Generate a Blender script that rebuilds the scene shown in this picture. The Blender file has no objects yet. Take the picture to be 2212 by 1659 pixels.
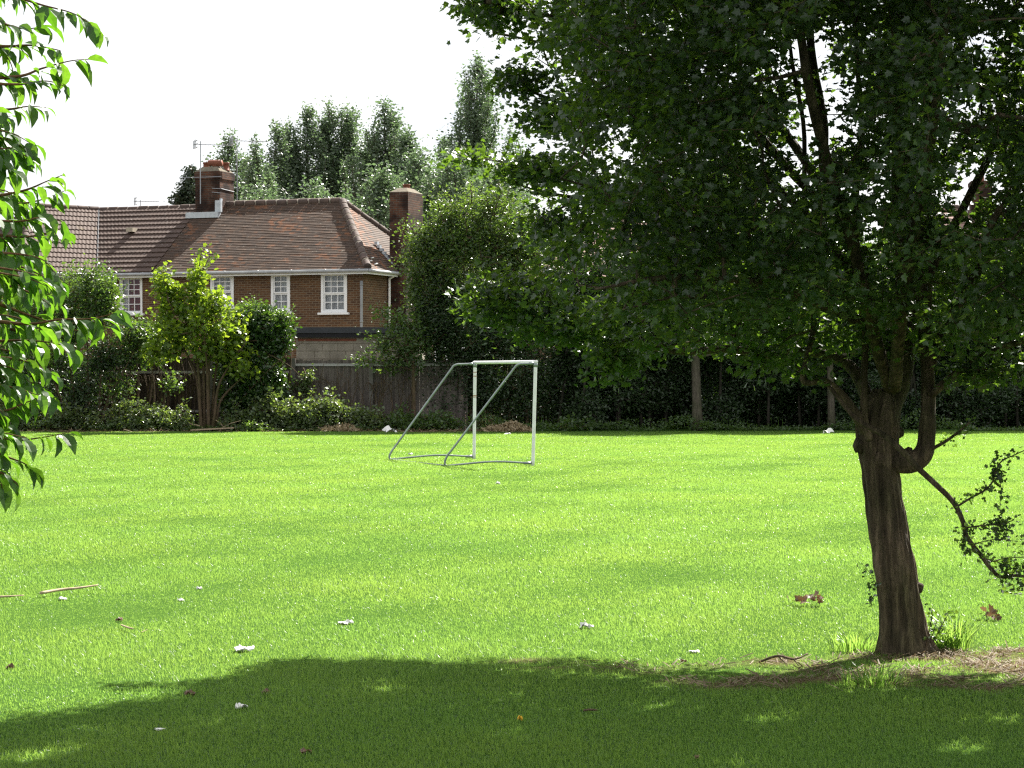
import bpy, math
import numpy as np
from mathutils import Vector, Matrix

rng = np.random.default_rng(11)
sc = bpy.context.scene
COL = sc.collection
R = math.radians

# ------------------------------------------------------------------ camera
F, CX, CY, HOR, EYE = 4600.0, 1106.0, 829.5, 800.0, 1.65
PITCH = math.atan((CY - HOR) / F)
cam = bpy.data.objects.new("camera", bpy.data.cameras.new("camera"))
COL.objects.link(cam)
cam.location = (0, 0, EYE)
cam.rotation_euler = (math.pi / 2 - PITCH, 0, 0)
cam.data.sensor_width = 36
cam.data.lens = 36 * F / 2212
cam.data.clip_start = 0.1
cam.data.clip_end = 2000
sc.camera = cam
cp, sp = math.cos(PITCH), math.sin(PITCH)


def P(x, y, Y):
    """point seen at photo position (x, y) standing Y metres away"""
    a, b = (x - CX) / F, (CY - y) / F
    d = np.array([a, cp + sp * b, -sp + cp * b])
    return np.array([0, 0, EYE]) + d * (Y / d[1])


def G(x, y, z=0.0):
    a, b = (x - CX) / F, (CY - y) / F
    d = np.array([a, cp + sp * b, -sp + cp * b])
    return np.array([0, 0, EYE]) + d * ((z - EYE) / d[2])


# ------------------------------------------------------------------ light
AZ, EL = R(33), R(44)
sundir = Vector((math.sin(AZ) * math.cos(EL), math.cos(AZ) * math.cos(EL), math.sin(EL)))
sl = bpy.data.lights.new("sun", "SUN")
sl.energy = 5.0
sl.angle = R(0.5)
sl.color = (1.0, 0.955, 0.87)
so = bpy.data.objects.new("sun", sl)
so.rotation_euler = sundir.to_track_quat("Z", "Y").to_euler()
COL.objects.link(so)

w = bpy.data.worlds.new("World")
sc.world = w
w.use_nodes = True
nt = w.node_tree
nt.nodes.clear()


def N(nt, typ, **kw):
    n = nt.nodes.new(typ)
    for k, v in kw.items():
        if k.startswith("i_"):
            key = k[2:]
            key = int(key) if key.isdigit() else key.replace("__", " ")
            n.inputs[key].default_value = v
        else:
            setattr(n, k, v)
    return n


def L(nt, a, b):
    nt.links.new(a, b)


sky = N(nt, "ShaderNodeTexSky", sky_type="NISHITA", sun_disc=False, sun_elevation=EL, sun_rotation=AZ)
tc = N(nt, "ShaderNodeTexCoord")
mp = N(nt, "ShaderNodeMapping")
mp.inputs["Scale"].default_value = (1.0, 1.0, 2.2)
no = N(nt, "ShaderNodeTexNoise", i_Scale=5.0, i_Detail=7.0, i_Roughness=0.55)
rp = N(nt, "ShaderNodeValToRGB")
rp.color_ramp.elements[0].position = 0.38
rp.color_ramp.elements[0].color = (5.2, 5.4, 5.8, 1)
rp.color_ramp.elements[1].position = 0.54
rp.color_ramp.elements[1].color = (6.6, 6.6, 6.6, 1)
skm = N(nt, "ShaderNodeMix", data_type="RGBA", i_0=0.92)
bg = N(nt, "ShaderNodeBackground", i_Strength=0.058)
wo = N(nt, "ShaderNodeOutputWorld")
L(nt, tc.outputs["Generated"], mp.inputs[0])
L(nt, mp.outputs[0], no.inputs["Vector"])
L(nt, no.outputs[0], rp.inputs[0])
L(nt, sky.outputs[0], skm.inputs[6])
L(nt, rp.outputs[0], skm.inputs[7])
L(nt, skm.outputs[2], bg.inputs[0])
L(nt, bg.outputs[0], wo.inputs[0])

sc.view_settings.view_transform = "Standard"
sc.view_settings.look = "None"
sc.view_settings.exposure = 1.75
sc.view_settings.gamma = 1
sc.cycles.use_denoising = False
sc.cycles.pixel_filter_type = "BLACKMAN_HARRIS"
sc.cycles.filter_width = 1.3
sc.cycles.max_bounces = 8
sc.cycles.diffuse_bounces = 4
sc.cycles.glossy_bounces = 2
sc.cycles.transmission_bounces = 6
sc.cycles.transparent_max_bounces = 8
sc.cycles.sample_clamp_indirect = 6.0


# ------------------------------------------------------------------ materials
def newmat(name):
    m = bpy.data.materials.new(name)
    m.use_nodes = True
    nt = m.node_tree
    nt.nodes.clear()
    out = N(nt, "ShaderNodeOutputMaterial")
    return m, nt, out


def ramp(nt, fac, stops):
    r = N(nt, "ShaderNodeValToRGB")
    cr = r.color_ramp
    while len(cr.elements) < len(stops):
        cr.elements.new(0.5)
    for e, (p, c) in zip(cr.elements, stops):
        e.position = p
        e.color = (*c, 1) if len(c) == 3 else c
    if fac is not None:
        L(nt, fac, r.inputs[0])
    return r.outputs[0]


def leafmat(name, dark, light, trans, tcol, rough=0.4, spec=0.5, pos_scale=None, pos_cols=None, fine=None):
    m, nt, out = newmat(name)
    at = N(nt, "ShaderNodeAttribute", attribute_name="tint")
    col = ramp(nt, at.outputs["Fac"], [(0, dark), (1, light)])
    tc_ = ramp(nt, at.outputs["Fac"], [(0, tcol[0]), (1, tcol[1])])
    if pos_scale:
        ge = N(nt, "ShaderNodeNewGeometry")
        n1 = N(nt, "ShaderNodeTexNoise", i_Scale=pos_scale, i_Detail=4.0, i_Roughness=0.6)
        L(nt, ge.outputs["Position"], n1.inputs["Vector"])
        f = ramp(nt, n1.outputs[0], [(0.36, (0, 0, 0)), (0.64, (1, 1, 1))])
        outs = []
        for src, c in ((col, pos_cols[0]), (tc_, pos_cols[1])):
            mx = N(nt, "ShaderNodeMix", data_type="RGBA", blend_type="MULTIPLY", i_0=1.0)
            rr = ramp(nt, f, [(0, pos_cols[2]), (1, c)])
            L(nt, src, mx.inputs[6])
            L(nt, rr, mx.inputs[7])
            outs.append(mx.outputs[2])
        col, tc_ = outs
    if fine:
        ge = N(nt, "ShaderNodeNewGeometry")
        n1 = N(nt, "ShaderNodeTexNoise", i_Scale=fine, i_Detail=5.0, i_Roughness=0.7)
        L(nt, ge.outputs["Position"], n1.inputs["Vector"])
        f = ramp(nt, n1.outputs[0], [(0.3, (0.68, 0.7, 0.7)), (0.55, (1, 1, 1)), (0.72, (1.3, 1.2, 1.0))])
        outs = []
        for src in (col, tc_):
            mx = N(nt, "ShaderNodeMix", data_type="RGBA", blend_type="MULTIPLY", i_0=1.0)
            L(nt, src, mx.inputs[6])
            L(nt, f, mx.inputs[7])
            outs.append(mx.outputs[2])
        col, tc_ = outs
    pr = N(nt, "ShaderNodeBsdfPrincipled", i_Roughness=rough)
    pr.inputs["Specular IOR Level"].default_value = spec
    tr = N(nt, "ShaderNodeBsdfTranslucent")
    mx = N(nt, "ShaderNodeMixShader", i_0=trans)
    L(nt, col, pr.inputs["Base Color"])
    L(nt, tc_, tr.inputs["Color"])
    L(nt, pr.outputs[0], mx.inputs[1])
    L(nt, tr.outputs[0], mx.inputs[2])
    L(nt, mx.outputs[0], out.inputs[0])
    return m


def plain(name, col, rough=0.6, spec=0.4, metal=0.0, var=0.25, scale=8.0, col2=None, bump=0.0, bscale=40.0, stretch=(1, 1, 1)):
    """painted / bare surface with mottling in two tones"""
    m, nt, out = newmat(name)
    tc = N(nt, "ShaderNodeTexCoord")
    mp = N(nt, "ShaderNodeMapping")
    mp.inputs["Scale"].default_value = stretch
    n1 = N(nt, "ShaderNodeTexNoise", i_Scale=scale, i_Detail=6.0, i_Roughness=0.65)
    L(nt, tc.outputs["Object"], mp.inputs[0])
    L(nt, mp.outputs[0], n1.inputs["Vector"])
    c2 = col2 or tuple(c * (1 - var) for c in col)
    c = ramp(nt, n1.outputs[0], [(0.35, c2), (0.65, col)])
    pr = N(nt, "ShaderNodeBsdfPrincipled", i_Roughness=rough, i_Metallic=metal)
    pr.inputs["Specular IOR Level"].default_value = spec
    L(nt, c, pr.inputs["Base Color"])
    if bump:
        n2 = N(nt, "ShaderNodeTexNoise", i_Scale=bscale, i_Detail=5.0)
        L(nt, mp.outputs[0], n2.inputs["Vector"])
        b = N(nt, "ShaderNodeBump", i_Strength=bump, i_Distance=0.02)
        L(nt, n2.outputs[0], b.inputs["Height"])
        L(nt, b.outputs[0], pr.inputs["Normal"])
    L(nt, pr.outputs[0], out.inputs[0])
    return m


def brickmat(name, c1, c2, mortar, soot=None, sc_=1.0):
    """brickwork laid out in metres on the UV map"""
    m, nt, out = newmat(name)
    uv = N(nt, "ShaderNodeUVMap")
    br = N(nt, "ShaderNodeTexBrick", offset=0.5)
    br.inputs["Scale"].default_value = 1.0
    br.inputs["Brick Width"].default_value = 0.225
    br.inputs["Row Height"].default_value = 0.075
    br.inputs["Mortar Size"].default_value = 0.011
    br.inputs["Mortar Smooth"].default_value = 0.2
    br.inputs["Bias"].default_value = -0.1
    br.inputs["Color1"].default_value = (*c1, 1)
    br.inputs["Color2"].default_value = (*c2, 1)
    br.inputs["Mortar"].default_value = (*mortar, 1)
    L(nt, uv.outputs[0], br.inputs["Vector"])
    n1 = N(nt, "ShaderNodeTexNoise", i_Scale=1.3, i_Detail=6.0, i_Roughness=0.7)
    L(nt, uv.outputs[0], n1.inputs["Vector"])
    f = ramp(nt, n1.outputs[0], [(0.3, (0.72, 0.68, 0.66)), (0.7, (1.12, 1.08, 1.05))])
    mx = N(nt, "ShaderNodeMix", data_type="RGBA", blend_type="MULTIPLY", i_0=1.0)
    L(nt, br.outputs[0], mx.inputs[6])
    L(nt, f, mx.inputs[7])
    col = mx.outputs[2]
    if soot:
        n2 = N(nt, "ShaderNodeTexNoise", i_Scale=1.6, i_Detail=4.0)
        L(nt, uv.outputs[0], n2.inputs["Vector"])
        f2 = ramp(nt, n2.outputs[0], [(0.42, (0, 0, 0)), (0.58, (1, 1, 1))])
        mx2 = N(nt, "ShaderNodeMix", data_type="RGBA")
        L(nt, f2, mx2.inputs[0])
        L(nt, col, mx2.inputs[6])
        mx3 = N(nt, "ShaderNodeMix", data_type="RGBA", blend_type="MULTIPLY", i_0=1.0)
        L(nt, col, mx3.inputs[6])
        mx3.inputs[7].default_value = (*soot, 1)
        L(nt, mx3.outputs[2], mx2.inputs[7])
        col = mx2.outputs[2]
    pr = N(nt, "ShaderNodeBsdfPrincipled", i_Roughness=0.9)
    pr.inputs["Specular IOR Level"].default_value = 0.2
    L(nt, col, pr.inputs["Base Color"])
    b = N(nt, "ShaderNodeBump", i_Strength=0.5, i_Distance=0.01)
    inv = N(nt, "ShaderNodeMath", operation="SUBTRACT")
    inv.inputs[0].default_value = 1.0
    L(nt, br.outputs["Fac"], inv.inputs[1])
    L(nt, inv.outputs[0], b.inputs["Height"])
    L(nt, b.outputs[0], pr.inputs["Normal"])
    L(nt, pr.outputs[0], out.inputs[0])
    return m


def tilemat(name, cols, accent, acc_pos, tile_w, tile_h, lichen, rough=0.85):
    """roof tiles: one random tone per tile, patches of a second colour, pale lichen specks"""
    m, nt, out = newmat(name)
    uv = N(nt, "ShaderNodeUVMap")
    sep = N(nt, "ShaderNodeSeparateXYZ")
    L(nt, uv.outputs[0], sep.inputs[0])

    def snap(o, d):
        a = N(nt, "ShaderNodeMath", operation="DIVIDE")
        a.inputs[1].default_value = d
        L(nt, o, a.inputs[0])
        b = N(nt, "ShaderNodeMath", operation="FLOOR")
        L(nt, a.outputs[0], b.inputs[0])
        return b.outputs[0]
    fy = snap(sep.outputs[1], tile_h)
    half = N(nt, "ShaderNodeMath", operation="MULTIPLY")
    half.inputs[1].default_value = tile_w / 2
    L(nt, fy, half.inputs[0])
    ax = N(nt, "ShaderNodeMath", operation="ADD")
    L(nt, sep.outputs[0], ax.inputs[0])
    L(nt, half.outputs[0], ax.inputs[1])
    fx = snap(ax.outputs[0], tile_w)
    cmb = N(nt, "ShaderNodeCombineXYZ")
    L(nt, fx, cmb.inputs[0])
    L(nt, fy, cmb.inputs[1])
    wn = N(nt, "ShaderNodeTexWhiteNoise", noise_dimensions="2D")
    L(nt, cmb.outputs[0], wn.inputs["Vector"])
    base = ramp(nt, wn.outputs["Value"], [(i / (len(cols) - 1), c) for i, c in enumerate(cols)])
    n1 = N(nt, "ShaderNodeTexNoise", i_Scale=0.55, i_Detail=5.0, i_Roughness=0.65)
    L(nt, uv.outputs[0], n1.inputs["Vector"])
    ad = N(nt, "ShaderNodeMath", operation="MULTIPLY_ADD")
    ad.inputs[1].default_value = 0.22
    L(nt, wn.outputs["Value"], ad.inputs[0])
    L(nt, n1.outputs[0], ad.inputs[2])
    f = ramp(nt, ad.outputs[0], [(acc_pos, (0, 0, 0)), (acc_pos + 0.12, (1, 1, 1))])
    mx = N(nt, "ShaderNodeMix", data_type="RGBA")
    L(nt, f, mx.inputs[0])
    L(nt, base, mx.inputs[6])
    mx.inputs[7].default_value = (*accent, 1)
    n2 = N(nt, "ShaderNodeTexNoise", i_Scale=9.0, i_Detail=6.0, i_Roughness=0.75)
    L(nt, uv.outputs[0], n2.inputs["Vector"])
    f2 = ramp(nt, n2.outputs[0], [(0.60, (0, 0, 0)), (0.68, (1, 1, 1))])
    mx2 = N(nt, "ShaderNodeMix", data_type="RGBA")
    L(nt, f2, mx2.inputs[0])
    L(nt, mx.outputs[2], mx2.inputs[6])
    mx2.inputs[7].default_value = (*lichen, 1)
    pr = N(nt, "ShaderNodeBsdfPrincipled", i_Roughness=rough)
    pr.inputs["Specular IOR Level"].default_value = 0.35
    L(nt, mx2.outputs[2], pr.inputs["Base Color"])
    n3 = N(nt, "ShaderNodeTexNoise", i_Scale=30.0, i_Detail=4.0)
    L(nt, uv.outputs[0], n3.inputs["Vector"])
    b = N(nt, "ShaderNodeBump", i_Strength=0.5, i_Distance=0.012)
    L(nt, n3.outputs[0], b.inputs["Height"])
    L(nt, b.outputs[0], pr.inputs["Normal"])
    L(nt, pr.outputs[0], out.inputs[0])
    return m


def barkmat(name, c1, c2, c3, scale=6.0, stretch=0.12, bump=0.8):
    m, nt, out = newmat(name)
    ge = N(nt, "ShaderNodeNewGeometry")
    mp = N(nt, "ShaderNodeMapping")
    mp.inputs["Scale"].default_value = (1, 1, stretch)
    L(nt, ge.outputs["Position"], mp.inputs[0])
    n1 = N(nt, "ShaderNodeTexNoise", i_Scale=scale * 4, i_Detail=8.0, i_Roughness=0.7)
    L(nt, mp.outputs[0], n1.inputs["Vector"])
    n2 = N(nt, "ShaderNodeTexNoise", i_Scale=2.5, i_Detail=4.0)
    L(nt, ge.outputs["Position"], n2.inputs["Vector"])
    c = ramp(nt, n1.outputs[0], [(0.32, c1), (0.52, c2), (0.72, c3)])
    mx = N(nt, "ShaderNodeMix", data_type="RGBA", blend_type="MULTIPLY", i_0=1.0)
    L(nt, c, mx.inputs[6])
    L(nt, ramp(nt, n2.outputs[0], [(0.35, (0.75, 0.85, 0.6)), (0.6, (1.1, 1.05, 1.0))]), mx.inputs[7])
    pr = N(nt, "ShaderNodeBsdfPrincipled", i_Roughness=0.9)
    pr.inputs["Specular IOR Level"].default_value = 0.25
    L(nt, mx.outputs[2], pr.inputs["Base Color"])
    b = N(nt, "ShaderNodeBump", i_Strength=bump, i_Distance=0.03)
    L(nt, n1.outputs[0], b.inputs["Height"])
    L(nt, b.outputs[0], pr.inputs["Normal"])
    L(nt, pr.outputs[0], out.inputs[0])
    return m


M = {}
M["maple"] = leafmat("maple_leaf", (0.017, 0.033, 0.017), (0.040, 0.063, 0.029), 0.36,
                     ((0.08, 0.18, 0.012), (0.22, 0.36, 0.025)), rough=0.38, spec=0.5)
M["cherry"] = leafmat("cherry_leaf", (0.025, 0.065, 0.012), (0.055, 0.12, 0.02), 0.50,
                      ((0.085, 0.24, 0.010), (0.19, 0.37, 0.022)), rough=0.36, spec=0.5, fine=45.0)
M["yellowleaf"] = leafmat("yellow_green_leaf", (0.06, 0.12, 0.014), (0.13, 0.185, 0.024), 0.45,
                          ((0.22, 0.38, 0.016), (0.40, 0.50, 0.035)), rough=0.4)
M["shrubleaf"] = leafmat("shrub_leaf", (0.032, 0.066, 0.022), (0.078, 0.128, 0.038), 0.38,
                         ((0.10, 0.21, 0.02), (0.22, 0.33, 0.04)), rough=0.34, spec=0.6)
M["darkleaf"] = leafmat("evergreen_leaf", (0.021, 0.040, 0.018), (0.042, 0.070, 0.026), 0.22,
                        ((0.05, 0.12, 0.01), (0.10, 0.2, 0.018)), rough=0.36, spec=0.5)
M["ivyleaf"] = leafmat("ivy_leaf", (0.018, 0.046, 0.014), (0.045, 0.09, 0.02), 0.25,
                       ((0.05, 0.14, 0.01), (0.16, 0.28, 0.02)), rough=0.3, spec=0.6)
M["bramble"] = leafmat("bramble_leaf", (0.045, 0.08, 0.03), (0.115, 0.145, 0.065), 0.32,
                       ((0.14, 0.25, 0.03), (0.3, 0.38, 0.06)), rough=0.36, spec=0.7)
M["poplar"] = leafmat("hazed_poplar_leaf", (0.070, 0.105, 0.066), (0.14, 0.18, 0.11), 0.36,
                      ((0.11, 0.20, 0.07), (0.21, 0.31, 0.12)), rough=0.36, spec=0.6)  # faint distance haze is put into this paler, greyer leaf colour
M["hawleaf"] = leafmat("hawthorn_leaf", (0.030, 0.060, 0.020), (0.082, 0.122, 0.034), 0.38,
                       ((0.10, 0.21, 0.02), (0.24, 0.34, 0.04)), rough=0.34, spec=0.6)
M["conifer"] = leafmat("conifer_needle", (0.016, 0.03, 0.016), (0.035, 0.055, 0.026), 0.12,
                       ((0.03, 0.06, 0.01), (0.05, 0.1, 0.02)), rough=0.5)
M["grass"] = leafmat("grass_blade", (0.050, 0.120, 0.022), (0.094, 0.184, 0.036), 0.50,
                     ((0.225, 0.43, 0.058), (0.365, 0.555, 0.094)), rough=0.34, spec=0.32,
                     pos_scale=0.42, pos_cols=((1.08, 1.02, 0.98), (1.10, 1.03, 1.0), (0.95, 0.98, 0.99)))
M["straw"] = leafmat("straw", (0.26, 0.20, 0.12), (0.55, 0.46, 0.30), 0.3,
                     ((0.2, 0.14, 0.06), (0.4, 0.3, 0.15)), rough=0.6)
M["wornstraw"] = leafmat("worn_straw", (0.11, 0.08, 0.05), (0.33, 0.26, 0.165), 0.25,
                     ((0.10, 0.07, 0.035), (0.26, 0.19, 0.11)), rough=0.7, spec=0.2)
M["deadleaf"] = leafmat("dead_leaf", (0.085, 0.045, 0.025), (0.22, 0.13, 0.075), 0.22,
                        ((0.12, 0.06, 0.025), (0.26, 0.15, 0.07)), rough=0.5)
M["bark"] = barkmat("maple_bark", (0.020, 0.015, 0.011), (0.085, 0.065, 0.047), (0.24, 0.185, 0.135), bump=1.0)
M["bark2"] = barkmat("grey_bark", (0.03, 0.027, 0.022), (0.085, 0.075, 0.06), (0.15, 0.135, 0.11), scale=10)
M["darkbark"] = barkmat("dark_stem_bark", (0.012, 0.010, 0.008), (0.035, 0.031, 0.026), (0.07, 0.063, 0.053), scale=10)  # grey bark in darker tones, for the hedge trees' stems
M["twig"] = barkmat("twig_bark", (0.03, 0.02, 0.013), (0.085, 0.06, 0.04), (0.16, 0.12, 0.08), scale=14, bump=0.3)
M["redtwig"] = barkmat("cherry_bark", (0.05, 0.025, 0.015), (0.12, 0.06, 0.03), (0.17, 0.10, 0.06), scale=14, bump=0.3)
M["brick"] = brickmat("stock_brick", (0.135, 0.073, 0.036), (0.070, 0.041, 0.027), (0.19, 0.15, 0.105))
M["chimbrick"] = brickmat("sooty_brick", (0.115, 0.050, 0.030), (0.055, 0.031, 0.025), (0.10, 0.083, 0.07), soot=(0.30, 0.29, 0.31))
M["clay"] = tilemat("clay_tiles", [(0.043, 0.028, 0.020), (0.070, 0.042, 0.027), (0.054, 0.035, 0.026), (0.084, 0.047, 0.028)],
                    (0.165, 0.068, 0.030), 0.685, 0.165, 0.105, (0.30, 0.28, 0.23))
M["concrete_tile"] = tilemat("concrete_tiles", [(0.060, 0.039, 0.031), (0.076, 0.049, 0.039), (0.067, 0.043, 0.035)],
                             (0.15, 0.12, 0.05), 0.80, 0.30, 0.30, (0.30, 0.28, 0.26))
def two_tone(name, a, b, c, rough, scale):
    """mottled surface a/b; faces with tint above 0.8 (joints, rust bands) take tone c"""
    m, nt, out = newmat(name)
    at = N(nt, "ShaderNodeAttribute", attribute_name="tint")
    tcn = N(nt, "ShaderNodeTexCoord")
    n1 = N(nt, "ShaderNodeTexNoise", i_Scale=scale, i_Detail=6.0)
    L(nt, tcn.outputs["Object"], n1.inputs["Vector"])
    mx = N(nt, "ShaderNodeMix", data_type="RGBA")
    L(nt, ramp(nt, at.outputs["Fac"], [(.79, (0, 0, 0)), (.81, (1, 1, 1))]), mx.inputs[0])
    L(nt, ramp(nt, n1.outputs[0], [(.35, b), (.65, a)]), mx.inputs[6])
    mx.inputs[7].default_value = (*c, 1)
    pr = N(nt, "ShaderNodeBsdfPrincipled", i_Roughness=rough)
    L(nt, mx.outputs[2], pr.inputs["Base Color"])
    L(nt, pr.outputs[0], out.inputs[0])
    return m


M["ridge"] = two_tone("ridge_tile", (0.095, 0.06, 0.046), (0.05, 0.034, 0.029), (0.26, 0.23, 0.18), 0.85, 5)
M["mortar"] = plain("mortar", (0.20, 0.175, 0.135), 0.95, 0.1, var=0.4, scale=9, bump=0.4)
M["terracotta"] = plain("terracotta", (0.22, 0.075, 0.044), 0.7, 0.3, var=0.35, scale=7)
M["lead"] = plain("lead_flashing", (0.50, 0.53, 0.57), 0.45, 0.5, var=0.25, scale=6)
M["whitepaint"] = plain("white_paint", (0.82, 0.82, 0.82), 0.4, 0.5, var=0.06, scale=5)
M["goalwhite"] = two_tone("goal_paint", (0.82, 0.82, 0.82), (0.72, 0.72, 0.70), (0.30, 0.15, 0.06), 0.4, 9)
M["rust"] = plain("rust", (0.30, 0.13, 0.05), 0.8, 0.2, var=0.5, scale=40)
M["galv"] = plain("galvanised_tube", (0.30, 0.34, 0.33), 0.38, 0.5, metal=0.55, var=0.3, scale=6)
M["guttergrey"] = plain("gutter_grey", (0.40, 0.41, 0.42), 0.5, 0.4, var=0.3, scale=3)
M["pipegrey"] = plain("pipe_grey", (0.30, 0.31, 0.32), 0.55, 0.4, var=0.2, scale=3)
M["felt"] = plain("felt_fascia", (0.052, 0.056, 0.066), 0.7, 0.3, var=0.3, scale=3)
M["dkfelt"] = plain("dark_fascia_board", (0.016, 0.016, 0.020), 0.7, 0.3, var=0.3, scale=3)  # near-black board under the garage roof edge
M["render"] = plain("block_wall", (0.33, 0.305, 0.25), 0.92, 0.15, var=0.4, scale=1.6, bump=0.3)
M["fence"] = plain("weathered_wood", (0.15, 0.13, 0.115), 0.9, 0.15, col2=(0.06, 0.05, 0.045), scale=1.6, bump=0.4, stretch=(6, 6, 0.6))
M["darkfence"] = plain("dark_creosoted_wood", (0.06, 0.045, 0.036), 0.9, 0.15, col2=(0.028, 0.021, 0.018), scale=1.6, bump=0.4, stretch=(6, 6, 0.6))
M["rail"] = plain("grey_rail_wood", (0.42, 0.41, 0.40), 0.9, 0.15, var=0.35, scale=4, stretch=(0.6, 6, 6))
M["concrete"] = plain("concrete_post", (0.16, 0.15, 0.135), 0.9, 0.15, var=0.35, scale=6, bump=0.2)
M["paper"] = plain("paper", (0.80, 0.78, 0.76), 0.6, 0.3, var=0.12, scale=30)
M["stick"] = plain("bleached_wood", (0.46, 0.36, 0.24), 0.8, 0.2, var=0.4, scale=20)
M["metal"] = plain("aerial_metal", (0.30, 0.31, 0.33), 0.4, 0.5, metal=0.6, var=0.1)
M["darkroom"] = plain("dark_interior", (0.03, 0.028, 0.028), 0.9, 0.1)
M["red"] = plain("red_curtain", (0.24, 0.035, 0.04), 0.9, 0.1, var=0.3, scale=3)
M["yellow"] = plain("yellow_petal", (0.75, 0.45, 0.03), 0.6, 0.3)
M["pinkroof"] = tilemat("far_house_tiles", [(0.24, 0.15, 0.125), (0.28, 0.18, 0.15), (0.22, 0.14, 0.12)],
                        (0.3, 0.17, 0.1), 0.8, 0.30, 0.30, (0.32, 0.28, 0.25))


def curtain_mat():
    m, nt, out = newmat("net_curtain")
    d = N(nt, "ShaderNodeBsdfDiffuse")
    tcn = N(nt, "ShaderNodeTexCoord")
    n1 = N(nt, "ShaderNodeTexNoise", i_Scale=14.0, i_Detail=5.0)
    mpp = N(nt, "ShaderNodeMapping")
    mpp.inputs["Scale"].default_value = (1, 1, 0.12)
    L(nt, tcn.outputs["Object"], mpp.inputs[0])
    L(nt, mpp.outputs[0], n1.inputs["Vector"])
    L(nt, ramp(nt, n1.outputs[0], [(0.3, (0.42, 0.42, 0.45)), (0.7, (0.80, 0.80, 0.80))]), d.inputs[0])
    L(nt, d.outputs[0], out.inputs[0])
    return m


def glass_mat():
    m, nt, out = newmat("window_glass")
    g = N(nt, "ShaderNodeBsdfGlossy", i_Roughness=0.02)
    t = N(nt, "ShaderNodeBsdfTransparent")
    t.inputs[0].default_value = (0.86, 0.88, 0.88, 1)
    f = N(nt, "ShaderNodeFresnel", i_IOR=1.5)
    x = N(nt, "ShaderNodeMixShader")
    L(nt, f.outputs[0], x.inputs[0])
    L(nt, t.outputs[0], x.inputs[1])
    L(nt, g.outputs[0], x.inputs[2])
    L(nt, x.outputs[0], out.inputs[0])
    return m


M["curtain"] = curtain_mat()
M["glass"] = glass_mat()


def ground_mat():
    m, nt, out = newmat("lawn_soil")
    ge = N(nt, "ShaderNodeNewGeometry")
    n1 = N(nt, "ShaderNodeTexNoise", i_Scale=22.0, i_Detail=8.0, i_Roughness=0.7)
    L(nt, ge.outputs["Position"], n1.inputs["Vector"])
    c = ramp(nt, n1.outputs[0], [(0.3, (0.026, 0.055, 0.012)), (0.55, (0.045, 0.095, 0.018)), (0.75, (0.07, 0.12, 0.026))])
    at = N(nt, "ShaderNodeAttribute", attribute_name="bare")
    n2 = N(nt, "ShaderNodeTexNoise", i_Scale=45.0, i_Detail=6.0)
    L(nt, ge.outputs["Position"], n2.inputs["Vector"])
    c2 = ramp(nt, n2.outputs[0], [(0.3, (0.07, 0.048, 0.028)), (0.6, (0.17, 0.125, 0.078)), (0.75, (0.26, 0.20, 0.13))])
    mx = N(nt, "ShaderNodeMix", data_type="RGBA")
    L(nt, at.outputs["Fac"], mx.inputs[0])
    L(nt, c, mx.inputs[6])
    L(nt, c2, mx.inputs[7])
    d = N(nt, "ShaderNodeBsdfDiffuse")
    L(nt, mx.outputs[2], d.inputs[0])
    L(nt, d.outputs[0], out.inputs[0])
    return m


M["ground"] = ground_mat()


# ------------------------------------------------------------------ mesh tools
class MB:
    def __init__(s):
        s.V, s.Fs, s.T, s.UV, s.n = [], [], [], [], 0

    def add(s, V, Fs, tint=None, uv=None):
        """V (n,3); Fs list of (m,k) index arrays; tint per face; uv list matching Fs of (m,k,2)"""
        V = np.asarray(V, float).reshape(-1, 3)
        if isinstance(Fs, np.ndarray):
            Fs = [Fs]
        off = 0
        for i, f in enumerate(Fs):
            f = np.asarray(f, int)
            s.Fs.append(f + s.n)
            if tint is None:
                s.T.append(np.full(len(f), 0.5))
            else:
                t = np.asarray(tint, float)
                s.T.append(np.full(len(f), float(t)) if t.ndim == 0 else t[off:off + len(f)])
            s.UV.append(None if uv is None else np.asarray(uv[i], float))
            off += len(f)
        s.V.append(V)
        s.n += len(V)

    def build(s, name, mat, parent=None, smooth=False):
        me = bpy.data.meshes.new(name)
        V = np.concatenate(s.V)
        loops = np.concatenate([f.ravel() for f in s.Fs])
        sizes = np.concatenate([np.full(len(f), f.shape[1]) for f in s.Fs])
        starts = np.concatenate([[0], np.cumsum(sizes)[:-1]])
        me.vertices.add(len(V))
        me.vertices.foreach_set("co", V.astype(np.float32).ravel())
        me.loops.add(len(loops))
        me.loops.foreach_set("vertex_index", loops.astype(np.int32))
        me.polygons.add(len(sizes))
        me.polygons.foreach_set("loop_start", starts.astype(np.int32))
        if smooth:
            me.polygons.foreach_set("use_smooth", np.ones(len(sizes), bool))
        else:
            me.polygons.foreach_set("use_smooth", np.zeros(len(sizes), bool))
        a = me.attributes.new("tint", "FLOAT", "FACE")
        a.data.foreach_set("value", np.concatenate(s.T).astype(np.float32))
        if any(u is not None for u in s.UV):
            uvl = me.uv_layers.new(name="UVMap")
            arr = np.concatenate([(u.reshape(-1, 2) if u is not None else np.zeros((f.size, 2))) for u, f in zip(s.UV, s.Fs)])
            uvl.data.foreach_set("uv", arr.astype(np.float32).ravel())
        me.update(calc_edges=True)
        me.materials.append(mat)
        o = bpy.data.objects.new(name, me)
        COL.objects.link(o)
        if parent is not None:
            o.parent = parent
        return o


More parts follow.
